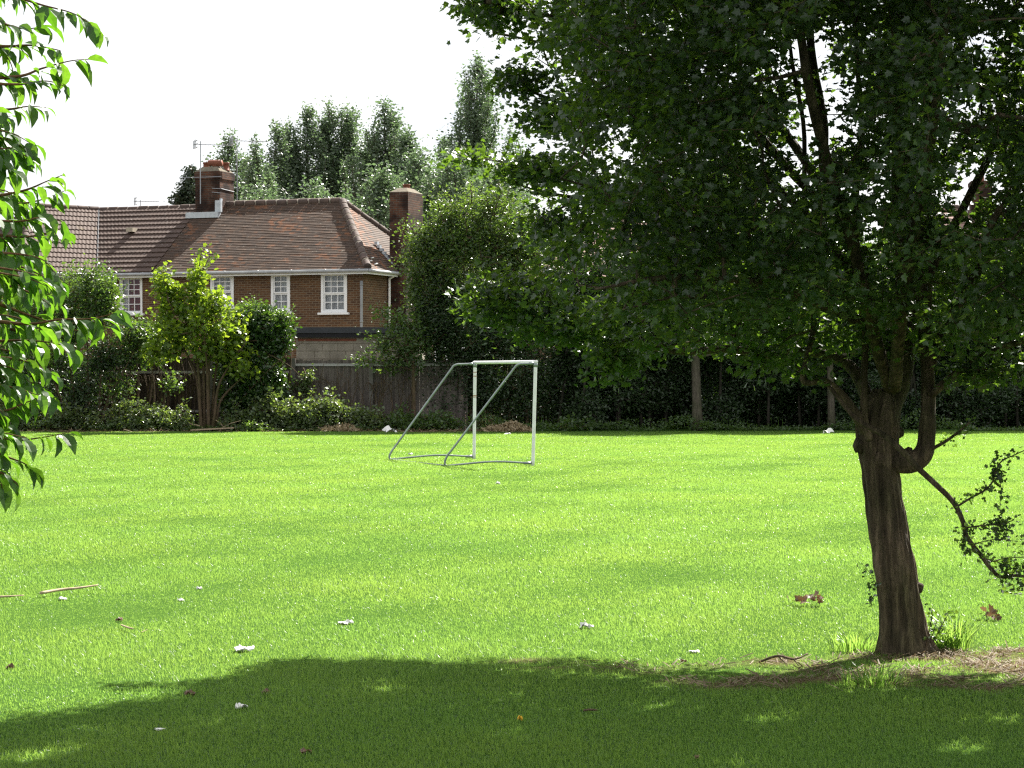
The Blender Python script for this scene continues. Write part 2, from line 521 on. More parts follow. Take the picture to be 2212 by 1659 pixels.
def box(mb, p0, p1, uvm=True):
    x0, y0, z0 = p0
    x1, y1, z1 = p1
    V = np.array([[x0, y0, z0], [x1, y0, z0], [x1, y1, z0], [x0, y1, z0], [x0, y0, z1], [x1, y0, z1], [x1, y1, z1], [x0, y1, z1]])
    Fq = np.array([[0, 1, 5, 4], [1, 2, 6, 5], [2, 3, 7, 6], [3, 0, 4, 7], [4, 5, 6, 7], [3, 2, 1, 0]])
    uv = []
    for f in Fq:
        q = V[f]
        if abs(q[:, 1].max() - q[:, 1].min()) < 1e-9:
            uv.append(q[:, [0, 2]])
        elif abs(q[:, 0].max() - q[:, 0].min()) < 1e-9:
            uv.append(q[:, [1, 2]] + [0.11, 0])
        else:
            uv.append(q[:, [0, 1]])
    mb.add(V, Fq, uv=[np.array(uv)])


def frame_of(d):
    d = d / (np.linalg.norm(d) + 1e-12)
    a = np.array([0, 0, 1.0]) if abs(d[2]) < 0.95 else np.array([1.0, 0, 0])
    u = np.cross(d, a)
    u /= np.linalg.norm(u)
    return u, np.cross(d, u)


def tube(mb, pts, rad, sides=8, cap=True, flute=None, tint=0.5):
    pts = np.asarray(pts, float)
    n = len(pts)
    rad = np.broadcast_to(np.asarray(rad, float), (n,))
    t = np.gradient(pts, axis=0)
    u, v = frame_of(t[0])
    rings = []
    ang = np.linspace(0, 2 * np.pi, sides, endpoint=False)
    for i in range(n):
        d = t[i] / np.linalg.norm(t[i])
        u = u - d * np.dot(u, d)
        u /= np.linalg.norm(u)
        v = np.cross(d, u)
        r = rad[i] * (np.ones(sides) if flute is None else flute(ang, i, pts[i]))
        rings.append(pts[i] + np.outer(np.cos(ang) * r, u) + np.outer(np.sin(ang) * r, v))
    V = np.concatenate(rings)
    i = np.arange(n - 1)[:, None] * sides
    j = np.arange(sides)[None]
    j2 = (j + 1) % sides
    q = np.stack([i + j, i + j2, i + sides + j2, i + sides + j], -1).reshape(-1, 4)
    Fs = [q]
    if cap:
        V = np.concatenate([V, pts[:1], pts[-1:]])
        a, b = n * sides, n * sides + 1
        jj = np.arange(sides)
        k = (jj + 1) % sides
        Fs.append(np.stack([np.full(sides, a), k, jj], -1))
        e = (n - 1) * sides
        Fs.append(np.stack([np.full(sides, b), e + jj, e + k], -1))
    mb.add(V, Fs, tint=tint)


def smooth_path(pts, n=8):
    """Catmull-Rom through the points"""
    p = np.asarray(pts, float)
    p = np.concatenate([[2 * p[0] - p[1]], p, [2 * p[-1] - p[-2]]])
    out = []
    for i in range(1, len(p) - 2):
        for s in np.linspace(0, 1, n, endpoint=False):
            a, b, c, d = p[i - 1], p[i], p[i + 1], p[i + 2]
            out.append(0.5 * (2 * b + (c - a) * s + (2 * a - 5 * b + 4 * c - d) * s * s + (3 * b - a - 3 * c + d) * s ** 3))
    out.append(p[-2])
    return np.array(out)


def lerp_rad(r, n):
    return np.interp(np.linspace(0, 1, n), np.linspace(0, 1, len(r)), r)


def unit(v):
    return v / (np.linalg.norm(v, axis=-1, keepdims=True) + 1e-12)


# leaf outlines lie in x (width), y (length, stalk at 0), z (fold); length 1
def leaf_maple():
    rgt = np.array([[0, 0, 0], [0.20, -0.06, .02], [0.46, 0.06, .05], [0.34, 0.28, .04], [0.56, 0.55, .07], [0.26, 0.55, .03], [0.16, 0.84, .02], [0, 1.0, -.04]])
    lft = rgt * [-1, 1, 1]
    V = np.concatenate([rgt, lft[1:-1]])
    return V, [np.array([[0, 1, 2, 3, 4, 5, 6, 7]]), np.array([[0, 7, 13, 12, 11, 10, 9, 8]])]


def leaf_haw():
    rgt = np.array([[0, 0, 0], [0.12, 0.15, .01], [0.46, 0.34, .06], [0.22, 0.5, .03], [0.40, 0.78, .05], [0.14, 0.9, .02], [0, 1.0, -.02]])
    lft = rgt * [-1, 1, 1]
    V = np.concatenate([rgt, lft[1:-1]])
    return V, [np.array([[0, 1, 2, 3, 4, 5, 6]]), np.array([[0, 6, 11, 10, 9, 8, 7]])]


def leaf_ovate():
    y = [0, .12, .35, .62, .84, 1.0]
    wd = [0, .15, .255, .215, .095, 0]
    c = [0, .035, .075, .06, -.02, -.12]
    V = [[0, 0, 0]]
    for i in range(1, 5):
        V += [[-wd[i], y[i], c[i] + wd[i] * .35], [0, y[i], c[i]], [wd[i], y[i], c[i] + wd[i] * .35]]
    V.append([0, 1, c[5]])
    q, t = [], [[0, 2, 1], [0, 3, 2]]
    for i in range(3):
        a = 1 + 3 * i
        q += [[a, a + 1, a + 4, a + 3], [a + 1, a + 2, a + 5, a + 4]]
    t += [[10, 11, 13], [11, 12, 13]]
    return np.array(V), [np.array(q), np.array(t)]


def leaf_small():
    V = np.array([[0, 0, 0], [.28, .45, .08], [0, 1, -.03], [-.28, .45, .08], [0, .5, 0]])
    return V[:4], [np.array([[0, 1, 2], [0, 2, 3]])]


def leaf_ivy():
    V = np.array([[0, 0, 0], [.42, .1, .06], [.36, .5, .06], [0, 1, -.03], [-.36, .5, .06], [-.42, .1, .06]])
    return V, [np.array([[0, 1, 2, 3], [0, 3, 4, 5]])]


LEAF = {k: f() for k, f in dict(maple=leaf_maple, haw=leaf_haw, ovate=leaf_ovate, small=leaf_small, ivy=leaf_ivy).items()}


def leaves(mb, kind, pos, along, normal, size, tint):
    """place one leaf per position: along = stalk-to-tip direction, normal = upper face"""
    T, Fs = LEAF[kind]
    n = len(pos)
    y = unit(along)
    z = unit(normal - y * np.sum(normal * y, 1, keepdims=True))
    x = np.cross(y, z)
    Mx = np.stack([x, y, z], 2) * np.asarray(size)[:, None, None]
    V = np.einsum("nij,kj->nki", Mx, T) + pos[:, None]
    off = np.arange(n) * len(T)
    out, tt = [], []
    for f in Fs:
        out.append((f[None] + off[:, None, None]).reshape(-1, f.shape[1]))
        tt.append(np.repeat(tint, len(f)))
    mb.add(V.reshape(-1, 3), out, tint=np.concatenate(tt))


def rnd_leaves(mb, kind, pos, size, up=0.6, droop=0.3, tint=None, out_dir=None):
    n = len(pos)
    a = rng.normal(size=(n, 3))
    a[:, 2] = a[:, 2] * 0.5 - droop
    if out_dir is not None:
        a += out_dir
    nn = rng.normal(size=(n, 3)) * (1 - up) + np.array([0, 0, up])
    s = size * rng.uniform(0.65, 1.25, n)
    leaves(mb, kind, pos, a, nn, s, rng.beta(2, 2.5, n) if tint is None else tint)


def noise3(p, f, seed=0):
    """cheap smooth pseudo-noise, about -1..1"""
    r = np.random.default_rng(seed)
    s = np.zeros(len(p))
    for _ in range(6):
        k = unit(r.normal(size=3)) * f * r.uniform(0.6, 1.6)
        s += np.sin(p @ k + r.uniform(0, 6.28))
    return s / 2.6


# ------------------------------------------------------------------ scene tree helpers
def tag(o, label=None, cat=None, group=None, kind=None):
    if label:
        o["label"] = label
    if cat:
        o["category"] = cat
    if group:
        o["group"] = group
    if kind:
        o["kind"] = kind
    return o


def thing(name, loc, label, cat, group=None, rz=0.0):
    o = bpy.data.objects.new(name, None)
    o.empty_display_size = 0.2
    COL.objects.link(o)
    o.location = loc
    o.rotation_euler = (0, 0, rz)
    return tag(o, label, cat, group)


def rebase(mb, base):
    b = np.asarray(base, float)
    mb.V = [v - b for v in mb.V]
    return mb


def wood_net(mb, limbs, targets, step=0.35, rtip=0.004, expo=0.42, jitter=0.08, rmax=0.05, sides=5, up=0.0, sag=0.0):
    """join every target to the nearest wood with crooked twigs; returns direction of the last twig at each target"""
    nodes = [np.asarray(p, float) for p in limbs]
    pos = np.concatenate(nodes)
    par = [-1] * len(pos)
    fixed = len(pos)
    cap = fixed + len(targets) * 14 + 10
    A = np.empty((cap, 3))
    A[:fixed] = pos
    n = fixed
    d0 = np.array([np.min(np.sum((pos - t) ** 2, 1)) for t in targets])
    ends = np.empty(len(targets), int)
    for ti in np.argsort(d0):
        t = targets[ti]
        dv = A[:n] - t
        dd = np.sum(dv ** 2, 1) + np.maximum(dv[:, 2], 0) ** 2 * 1.5
        k = int(np.argmin(dd))
        dist = math.sqrt(np.sum(dv[k] ** 2))
        m = max(1, min(13, int(round(dist / step))))
        prev = k
        a = A[k].copy()
        for i in range(1, m + 1):
            s = i / m
            q = a + (t - a) * s
            if i < m:
                q = q + rng.normal(size=3) * jitter * dist / m + np.array([0, 0, up * dist * s * (1 - s)])
            A[n] = q
            par.append(prev)
            prev = n
            n += 1
        ends[ti] = prev
    cnt = np.zeros(n)
    cnt[ends] += 1
    for i in range(n - 1, fixed - 1, -1):
        cnt[par[i]] += cnt[i]
    rad = np.minimum(rtip * np.maximum(cnt, 1) ** expo, rmax)
    idx = np.arange(fixed, n)
    if len(idx) == 0:
        return np.zeros((len(targets), 3))
    p1 = A[idx]
    pi = np.array([par[i] for i in idx])
    p0 = A[pi]
    r1 = rad[idx]
    r0 = np.where(pi < fixed, r1 * 1.25, np.minimum(rad[pi], r1 * 1.5))
    d = unit(p1 - p0)
    h = np.where(np.abs(d[:, 2:3]) < 0.9, np.array([[0, 0, 1.0]]), np.array([[1.0, 0, 0]]))
    u = unit(np.cross(d, h))
    v = np.cross(d, u)
    ang = np.linspace(0, 2 * np.pi, sides, endpoint=False)
    ca, sa = np.cos(ang), np.sin(ang)
    ring = u[:, None] * ca[None, :, None] + v[:, None] * sa[None, :, None]
    e = len(idx)
    V = np.concatenate([p0[:, None] + ring * r0[:, None, None], (p1 + d * (r1 * 0.6)[:, None])[:, None] + ring * r1[:, None, None]], 1)
    off = (np.arange(e) * 2 * sides)[:, None]
    j = np.arange(sides)
    q = np.stack([j, (j + 1) % sides, sides + (j + 1) % sides, sides + j], -1)
    mb.add(V.reshape(-1, 3), (off[:, :, None] + q[None]).reshape(-1, 4))
    pe = np.array([par[i] if par[i] >= 0 else i for i in ends])
    return unit(A[ends] - A[pe])


def in_ellipsoid(c, r, n, shell=0.0):
    v = unit(rng.normal(size=(n, 3)))
    k = rng.uniform(shell ** 3, 1, n) ** (1 / 3)
    return np.asarray(c) + v * k[:, None] * np.asarray(r)


def sprays(mb, kind, tips, dirs, per, spread, size, up=0.5, droop=0.3, flat=0.5, tints=None):
    n = len(tips)
    per_n = np.maximum(1, rng.poisson(per, n))
    idx = np.repeat(np.arange(n), per_n)
    g = rng.normal(size=(len(idx), 3)) * spread
    g[:, 2] *= flat
    pos = tips[idx] + g - dirs[idx] * np.abs(rng.normal(size=(len(idx), 1))) * spread * 0.8
    t = np.clip((rng.beta(2, 2.5, n)[idx]) * 0.6 + rng.uniform(0, 0.4, len(idx)), 0, 1) if tints is None else tints[idx]
    rnd_leaves(mb, kind, pos, size, up=up, droop=droop, tint=t, out_dir=dirs[idx] * 0.7 + unit(g) * 0.7)


def shrub(name, label, cat, base, lobes, limbs, leaf, mat, size, per, spread, woodmat="twig", group=None, up=0.45,
          droop=0.25, shell=0.45, clump=None, rtip=0.006, step=0.4, part="foliage", stem="stems", flat=0.8, rmax=0.05, expo=.42, spikes=None):
    """lobes: (centre, radii, count); limbs: (points, radii)"""
    root = thing(name, base, label, cat, group)
    tips = np.concatenate([in_ellipsoid(c, r, n, shell) for c, r, n in lobes])
    tips = tips[tips[:, 2] > 0.05]
    if clump:
        tips = tips[noise3(tips, clump[0], clump[2] if len(clump) > 2 else 3) > clump[1]]
    if spikes is None:
        spikes = (max(4, len(tips) // 14), .38)
    ctr = np.average(tips, axis=0)
    up_t = tips[tips[:, 2] > ctr[2] - .2]
    sel = up_t[rng.integers(0, len(up_t), spikes[0])]
    dv = unit(unit(sel - ctr) + np.array([0, 0, .7]) + rng.normal(size=sel.shape) * .25)
    ln_ = spikes[1] * rng.uniform(.5, 1.5, (len(sel), 1))
    tips = np.concatenate([tips] + [sel + dv * ln_ * k / 3 for k in (1, 2, 3)])
    wmb = MB()
    paths = []
    for pts, rad in limbs:
        sp_ = smooth_path(pts, 5)
        tube(wmb, sp_, lerp_rad(rad, len(sp_)), 8)
        paths.append(sp_)
    dirs = wood_net(wmb, paths, tips, step=step, rtip=rtip, rmax=rmax, expo=expo)
    rebase(wmb, base).build(stem, M[woodmat], root, smooth=True)
    fmb = MB()
    sprays(fmb, leaf, tips, dirs, per, spread, size, up, droop, flat)
    rebase(fmb, base).build(part, M[mat], root)
    return root


#@@SETTING
# ------------------------------------------------------------------ lawn
def bare_amount(x, y):
    """0..1: how bare the turf is (worn strip round the maple, line of soil at the fence)"""
    p = np.stack([x, y, np.zeros_like(x)], 1)
    n = noise3(p, 2.2, 21) * 0.38 + noise3(p, 7.0, 22) * 0.42 + noise3(p, 19.0, 23) * 0.3
    cx, cy = 3.6, 11.66
    a = 1.3 - np.sqrt(((x - cx) / 2.3) ** 2 + ((y - cy + 0.06 * (x - cx)) / 0.66) ** 2) + n
    b = 0.55 - np.sqrt(((x - 1.5) / 0.9) ** 2 + ((y - 12.1) / 0.35) ** 2) + n
    c = np.minimum((y - 57.1) / 0.5, 1.3) + n - np.clip((x + 1.5) / 1.2, 0, 12)
    return np.clip(np.maximum(np.maximum(np.clip(a, 0, .8), np.clip(b, 0, 0.5)), c) * 1.3, 0, 1)


# one sheet to the horizon, finer near the camera
ys = np.unique(np.concatenate([np.linspace(-60, 5, 14), np.linspace(5, 16, 90), np.linspace(16, 62, 80), np.linspace(62, 130, 12), [200, 400, 900]]))
xs = np.unique(np.concatenate([[-900, -400, -150], np.linspace(-60, -12, 10), np.linspace(-12, 12, 160), np.linspace(12, 60, 10), [150, 400, 900]]))
gx, gy = np.meshgrid(xs, ys)
px_, py_ = gx.ravel(), gy.ravel()
gp = np.stack([px_, py_, np.zeros_like(px_)], 1)
gz = noise3(gp, 0.35, 5) * 0.011 * np.exp(-((py_ - 30) / 40) ** 2)
gmb = MB()
nx, ny = len(xs), len(ys)
ii, jj = np.meshgrid(np.arange(nx - 1), np.arange(ny - 1))
k = (jj * nx + ii).ravel()
gmb.add(np.stack([px_, py_, gz], 1), np.stack([k, k + 1, k + nx + 1, k + nx], -1))
ground = gmb.build("ground", M["ground"], smooth=True)
tag(ground, "flat park lawn soil under the grass", "ground", kind="structure")
ba = ground.data.attributes.new("bare", "FLOAT", "POINT")
ba.data.foreach_set("value", bare_amount(px_, py_).astype(np.float32))


def ground_z(x, y):
    p = np.stack([x, y, np.zeros_like(x)], 1)
    return noise3(p, 0.35, 5) * 0.011 * np.exp(-((y - 30) / 40) ** 2)


def blades(mb, x, y, h, wd, tint, lean=0.5, segs=1, wind=(-0.12, -0.05)):
    n = len(x)
    a = rng.uniform(0, 2 * np.pi, n)
    wx, wy = np.cos(a) * wd / 2, np.sin(a) * wd / 2
    la = rng.uniform(0, 2 * np.pi, n)
    lm = np.abs(rng.normal(0, lean, n)) * h
    lx, ly = np.cos(la) * lm + wind[0] * h, np.sin(la) * lm + wind[1] * h
    z0 = ground_z(x, y) - 0.004
    b0 = np.stack([x - wx, y - wy, z0], 1)
    b1 = np.stack([x + wx, y + wy, z0], 1)
    hz = h * np.clip(1.15 - lm / h * 0.5, 0.35, 1.2)
    tip = np.stack([x + lx, y + ly, z0 + hz], 1)
    o = np.arange(n)
    if segs == 1:
        V = np.stack([b0, b1, tip], 1).reshape(-1, 3)
        mb.add(V, np.stack([o * 3, o * 3 + 1, o * 3 + 2], -1), tint=tint)
    else:
        mx_, my_ = x + lx * 0.32, y + ly * 0.32
        m0 = np.stack([mx_ - wx * .8, my_ - wy * .8, z0 + hz * .6], 1)
        m1 = np.stack([mx_ + wx * .8, my_ + wy * .8, z0 + hz * .6], 1)
        V = np.stack([b0, b1, m1, m0, tip], 1).reshape(-1, 3)
        mb.add(V, [np.stack([o * 5, o * 5 + 1, o * 5 + 2, o * 5 + 3], -1), np.stack([o * 5 + 3, o * 5 + 2, o * 5 + 4], -1)],
               tint=np.concatenate([tint, tint]))


def scatter(y0, y1, dens, half=0.285, margin=0.9):
    """random points in the view wedge (plus a margin for a step to the side)"""
    m = int(dens(0.5 * (y0 + y1)) * (y1 - y0) * 2 * (half * 0.5 * (y0 + y1) + margin))
    y = rng.uniform(y0, y1, m)
    x = rng.uniform(-1, 1, m) * (half * y + margin)
    return x, y


gm, sm = MB(), MB()
GD = 2.1
edges = [6.5, 8, 9.5, 11, 13, 15, 18, 22, 27, 33, 40, 48, 57.6]
for y0, y1 in zip(edges[:-1], edges[1:]):
    ym = 0.5 * (y0 + y1)
    x, y = scatter(y0, y1, lambda q: GD * 52000 / q)
    b = bare_amount(x, y)
    keep = rng.random(len(x)) > b * 0.9
    x, y = x[keep], y[keep]
    p = np.stack([x, y, np.zeros_like(x)], 1)
    tuft = noise3(p, 1.1, 31) * 0.5 + noise3(p, 4.0, 32) * 0.5
    h = (0.021 + 0.009 * np.clip(tuft, -1, 1.5)) * rng.uniform(0.55, 1.4, len(x))
    wd = (0.0034 * max(1.0, ym / 13)) * rng.uniform(0.7, 1.3, len(x))
    t = np.clip(rng.beta(2, 2, len(x)) * 0.5 + 0.25 + tuft * 0.07, 0, 1)
    blades(gm, x, y, h, wd, t, lean=0.95, segs=2 if ym < 11.5 else 1)
lawn = gm.build("grass", M["grass"])
tag(lawn, "bright green mown grass covering the whole field", "grass", kind="stuff")
# straw and dead stems on the worn strip
x = np.concatenate([rng.uniform(0.4, 5.6, 46000), rng.uniform(-14, 14, 9000)])
y = np.concatenate([rng.uniform(10.7, 12.9, 46000), rng.uniform(56.6, 59.0, 9000)])
kp = rng.random(len(x)) < .55 * bare_amount(x, y) ** 2
x, y = x[kp], y[kp]
n_ = len(x)
a_ = rng.uniform(0, 6.283, n_)
far = np.where(y > 30, 3.0, 1.0)
al = np.stack([np.cos(a_), np.sin(a_), rng.uniform(-0.05, 0.35, n_)], 1)
nm_ = np.stack([rng.normal(0, .4, n_), rng.normal(0, .4, n_), np.ones(n_)], 1)
pos = np.stack([x, y, ground_z(x, y) + rng.uniform(0.002, 0.016, n_)], 1)
ln = rng.uniform(0.03, 0.085, n_) * far
T0 = np.array([[-.05, 0, 0], [.05, 0, 0], [.04, 1, .1], [-.04, 1, .1]])
yy = unit(al)
zz = unit(nm_ - yy * np.sum(nm_ * yy, 1, keepdims=True))
xx = np.cross(yy, zz)
Mx = np.stack([xx, yy, zz], 2) * ln[:, None, None]
V = np.einsum("nij,kj->nki", Mx, T0) + pos[:, None]
o_ = np.arange(n_)[:, None] * 4
sm.add(V.reshape(-1, 3), o_ + np.arange(4)[None], tint=rng.beta(2, 2, n_))
tag(sm.build("dead_grass", M["wornstraw"]), "dry brown straw on the worn ground round the maple and along the fence", "dead grass", kind="stuff")


def tuft(label, x, y, n, r, h, group="long grass tufts round the maple trunk"):
    root_z = 0.0
    mb = MB()
    a = rng.uniform(0, 6.283, n)
    rr = r * np.sqrt(rng.random(n))
    px, py = x + np.cos(a) * rr, y + np.sin(a) * rr * 0.7
    hh = h * rng.uniform(0.45, 1.2, n)
    for i in range(n):
        out = np.array([np.cos(a[i]), np.sin(a[i]), 0]) * rng.uniform(0.1, 0.75) + rng.normal(size=3) * 0.15
        out[2] = 0
        b = np.array([px[i], py[i], 0])
        s = np.linspace(0, 1, 5)
        pts = b + np.outer(s ** 1.8, out * hh[i]) + np.outer(s - 0.25 * s ** 2.5, [0, 0, hh[i]])
        sd = unit(np.cross(out + [1e-3, 0, 0], [0, 0, 1]))
        wd = 0.0035 * np.array([1, 1, .9, .6, .05])[:, None]
        V = np.concatenate([pts - sd * wd, pts + sd * wd])
        mb.add(V, np.array([[k, k + 5, k + 6, k + 1] for k in range(4)]), tint=float(rng.random()))
    base = (x, y, 0)
    o = rebase(mb, base).build("grass_tuft", M["grass"])
    o.location = base
    return tag(o, label, "grass tuft", group)


#@@PLANTS
# ------------------------------------------------------------------ field maple (right foreground)
TY = 12.4
mb_base = G(1957, 1410)
TY = float(mb_base[1])
maple = thing("field_maple", mb_base, "big dark spreading maple with a fluted leaning trunk, in front of the field", "tree")
wmb = MB()


def flutes(ang, i, p):
    k = min(1.0, max(0.0, (p[2]) / 1.6))
    s = 1 + 0.11 * np.cos(3 * ang + 0.6 + p[2] * 0.5) + 0.08 * np.cos(5 * ang + 1.9 - p[2] * 0.7) + 0.075 * np.cos(9 * ang + p[2] * 1.3 + .5 * np.sin(p[2] * 4)) + 0.05 * np.cos(15 * ang - p[2] + .6 * np.sin(p[2] * 3))
    s += 0.035 * np.sin(p[2] * 31 + 5 * np.sin(ang * 3)) * np.cos(7 * ang + p[2] * 9)
    s += 0.02 * np.sin(p[2] * 23 + ang * 2)
    if p[2] < 0.25:
        s *= 1 + 0.38 * np.maximum(0.1, np.cos(4 * ang + 0.4)) * (1 - p[2] / 0.25) ** 1.5
    return s


def PT(l, dy=0.0):
    return [P(x, y, TY + (d if d is not None else 0) + dy) for x, y, d in l]


trunk_px = [(1957, 1418, 0), (1953, 1385, 0), (1946, 1320, 0), (1938, 1257, 0), (1926, 1180, 0), (1916, 1118, 0), (1909, 1060, 0), (1903, 1014, 0), (1899, 960, 0), (1897, 915, 0), (1900, 880, 0), (1908, 850, 0.03)]
tp = smooth_path(PT(trunk_px), 12)
trad = lerp_rad([0.142, 0.128, 0.118, 0.114, 0.108, 0.105, 0.100, 0.097, 0.112, 0.112, 0.09, 0.06], len(tp))
tube(wmb, tp, trad, 72, flute=flutes)
limb_defs = [
    # upright J-shaped limb on the right
    ([(1895, 985, -.02), (1935, 994, -.04), (1975, 994, -.05), (1999, 972, -.05), (2004, 930, -.05), (2003, 876, -.04), (2000, 795, 0), (1999, 600, .05), (2001, 425, .1), (2010, 189, .2), (2020, -50, .35), (2050, -350, .5), (2060, -700, .5)],
     [.074, .064, .059, .056, .051, .044, .042, .04, .037, .032, .026, .018, .008]),
    # main leader
    ([(1900, 930, 0), (1925, 870, .05), (1945, 815, .1), (1953, 700, .15), (1950, 560, .2), (1942, 380, .25), (1936, 205, .3), (1935, 0, .3), (1900, -350, .4), (1880, -800, .4)],
     [.08, .068, .06, .054, .05, .045, .04, .034, .022, .008]),
    ([(1945, 830, .15), (1965, 700, .5), (1968, 480, .7), (1964, 200, .9), (1975, 0, 1.1), (2100, -500, 1.6)], [.05, .042, .036, .03, .026, .008]),
    # stump beside the fork
    ([(1905, 960, .1), (1925, 935, .12), (1932, 890, .12), (1930, 838, .14)], [.06, .05, .042, .034]),
    # thin upright stem
    ([(1880, 950, -.08), (1866, 905, -.1), (1866, 830, -.1), (1868, 700, -.1), (1850, 500, -.2), (1860, 250, -.4), (1840, -100, -.6), (1830, -500, -.8)],
     [.028, .022, .02, .018, .016, .014, .01, .005]),
    # left limb with the elbow
    ([(1880, 945, -.02), (1852, 905, -.1), (1815, 848, -.15), (1780, 822, -.2), (1738, 822, -.25), (1744, 770, -.2), (1756, 700, -.1), (1748, 560, .1), (1735, 300, .3), (1700, 60, .6), (1640, -300, 1.0)],
     [.045, .032, .024, .021, .02, .018, .017, .016, .014, .011, .005]),
    # long low limb to the left
    ([(1890, 900, 0), (1840, 800, .3), (1760, 762, .5), (1660, 765, .7), (1580, 749, .8), (1480, 757, .9), (1400, 750, 1.0), (1280, 732, 1.1), (1152, 719, 1.2), (1050, 690, 1.2)],
     [.045, .038, .03, .026, .024, .022, .02, .016, .012, .006]),
    # mid limbs to the left
    ([(1930, 860, .1), (1880, 640, .3), (1790, 400, .6), (1775, 250, .7), (1752, 100, .8), (1735, -60, .9), (1650, -500, 1.2)], [.05, .042, .034, .03, .026, .022, .008]),
    ([(1868, 640, .3), (1800, 450, .9), (1650, 230, 1.4), (1541, 63, 1.7), (1500, -30, 1.8), (1380, -300, 2.0)], [.036, .03, .026, .02, .016, .006]),
    ([(1850, 600, .2), (1700, 420, .5), (1520, 310, .6), (1380, 270, .7), (1250, 235, .7), (1150, 200, .7), (1085, 178, .7)], [.03, .026, .021, .018, .013, .008, .003]),
    ([(1840, 640, .3), (1660, 540, .9), (1480, 470, 1.2), (1330, 440, 1.3), (1200, 420, 1.3), (1120, 400, 1.3)], [.03, .025, .02, .016, .01, .004]),
    ([(1760, 420, .7), (1500, 160, .3), (1300, 70, .2), (1160, 25, .2), (1040, 0, .2)], [.028, .022, .018, .012, .004]),
    ([(1870, 700, -.1), (1720, 640, -.7), (1560, 600, -1.1), (1420, 600, -1.3), (1290, 620, -1.4)], [.03, .026, .022, .016, .005]),
    # towards the camera and away
    ([(1930, 840, -.1), (1960, 600, -.9), (2010, 300, -1.5), (2060, -100, -2.0), (2080, -500, -2.3)], [.04, .034, .028, .02, .008]),
    ([(1920, 850, 0), (1850, 560, -.8), (1760, 250, -1.4), (1700, -100, -1.7), (1660, -500, -1.9)], [.04, .032, .026, .02, .008]),
    ([(2003, 800, 0), (2080, 640, .2), (2160, 520, .3), (2290, 380, .4), (2420, 200, .5), (2600, -100, .6)], [.036, .03, .026, .022, .016, .006]),
    ([(2001, 600, 0), (2090, 430, .4), (2150, 300, .6), (2180, 100, .7), (2260, -300, .9)], [.032, .026, .022, .018, .006]),
    ([(2003, 860, -.05), (2120, 770, -.3), (2260, 720, -.5), (2420, 690, -.6), (2620, 640, -.6)], [.026, .019, .016, .013, .006]),
    ([(1940, 820, .2), (1960, 560, 1.2), (1990, 280, 1.9), (2030, -100, 2.2)], [.04, .032, .024, .01]),
]
limb_paths = []
for pts, rad in limb_defs:
    sp_ = smooth_path(PT(pts), 7)
    sp_ = sp_ + noise3(sp_, 9, 8)[:, None] * 0.008
    rr = lerp_rad(rad, len(sp_)) * (1 + 0.06 * noise3(sp_, 25, 9))
    tube(wmb, sp_, rr, 14)
    limb_paths.append(sp_)
# knots
for c, d, r0, r1 in (((1864, 962, -.02), (1847, 957, -.03), .05, .03), ((1978, 1268, 0), (1994, 1272, -.01), .035, .022), ((1935, 935, .1), (1948, 925, .1), .04, .022),
                     ((1960, 985, -.05), (1966, 966, -.05), .03, .012)):
    sp_ = smooth_path(PT([c, d]), 4)
    tube(wmb, sp_, lerp_rad([r0, r0, r1], len(sp_)), 10, flute=lambda a, i, p: 1 + 0.15 * np.cos(3 * a + i))

# low branch hanging in front of the trunk, to the right
low = PT([(1786, 828, -.35), (1850, 905, -.4), (1907, 938, -.45), (1950, 975, -.5), (1981, 1009, -.5), (2023, 1048, -.5), (2061, 1087, -.5), (2082, 1132, -.5), (2089, 1160, -.5), (2120, 1201, -.5), (2141, 1229, -.5), (2161, 1246, -.5), (2190, 1243, -.5), (2240, 1252, -.5), (2310, 1290, -.5)])
lowr = [.012, .014, .016, .017, .017, .016, .015, .014, .013, .012, .012, .011, .009, .007, .003]
sp_ = smooth_path(low, 5)
tube(wmb, sp_, lerp_rad(lowr, len(sp_)), 8)
side = [([(2066, 1095, -.5), (2098, 1075, -.5), (2127, 1059, -.5), (2144, 1040, -.5), (2160, 1000, -.52), (2193, 982, -.5), (2230, 965, -.5)], .007),
        ([(2088, 1140, -.5), (2123, 1135, -.52), (2165, 1133, -.55), (2185, 1125, -.55)], .005),
        ([(2110, 1190, -.5), (2140, 1212, -.48), (2175, 1205, -.45), (2225, 1203, -.45)], .006),
        ([(2157, 1030, -.5), (2163, 1060, -.5), (2160, 1100, -.52), (2172, 1140, -.52)], .003),
        ([(2084, 1140, -.5), (2080, 1170, -.52), (2084, 1185, -.52)], .004),
        ([(2120, 1201, -.5), (2100, 1180, -.6), (2150, 1165, -.6), (2200, 1170, -.6)], .004),
        ([(2003, 975, -.08), (2040, 955, -.2), (2068, 935, -.3), (2095, 912, -.35)], .012)]
haw_pts, haw_dir = [], []
for pts, r in side:
    s2 = smooth_path(PT(pts), 5)
    tube(wmb, s2, lerp_rad([r, r * .4], len(s2)), 6)
    d = unit(np.gradient(s2, axis=0))
    s0 = 0 if r != .012 else len(s2) // 3
    haw_pts.append(s2[s0:])
    haw_dir.append(d[s0:])
haw_pts.append(sp_[len(sp_) * 3 // 4:])
haw_dir.append(unit(np.gradient(sp_, axis=0))[len(sp_) * 3 // 4:])
haw_pts = np.concatenate(haw_pts)
haw_dir = np.concatenate(haw_dir)

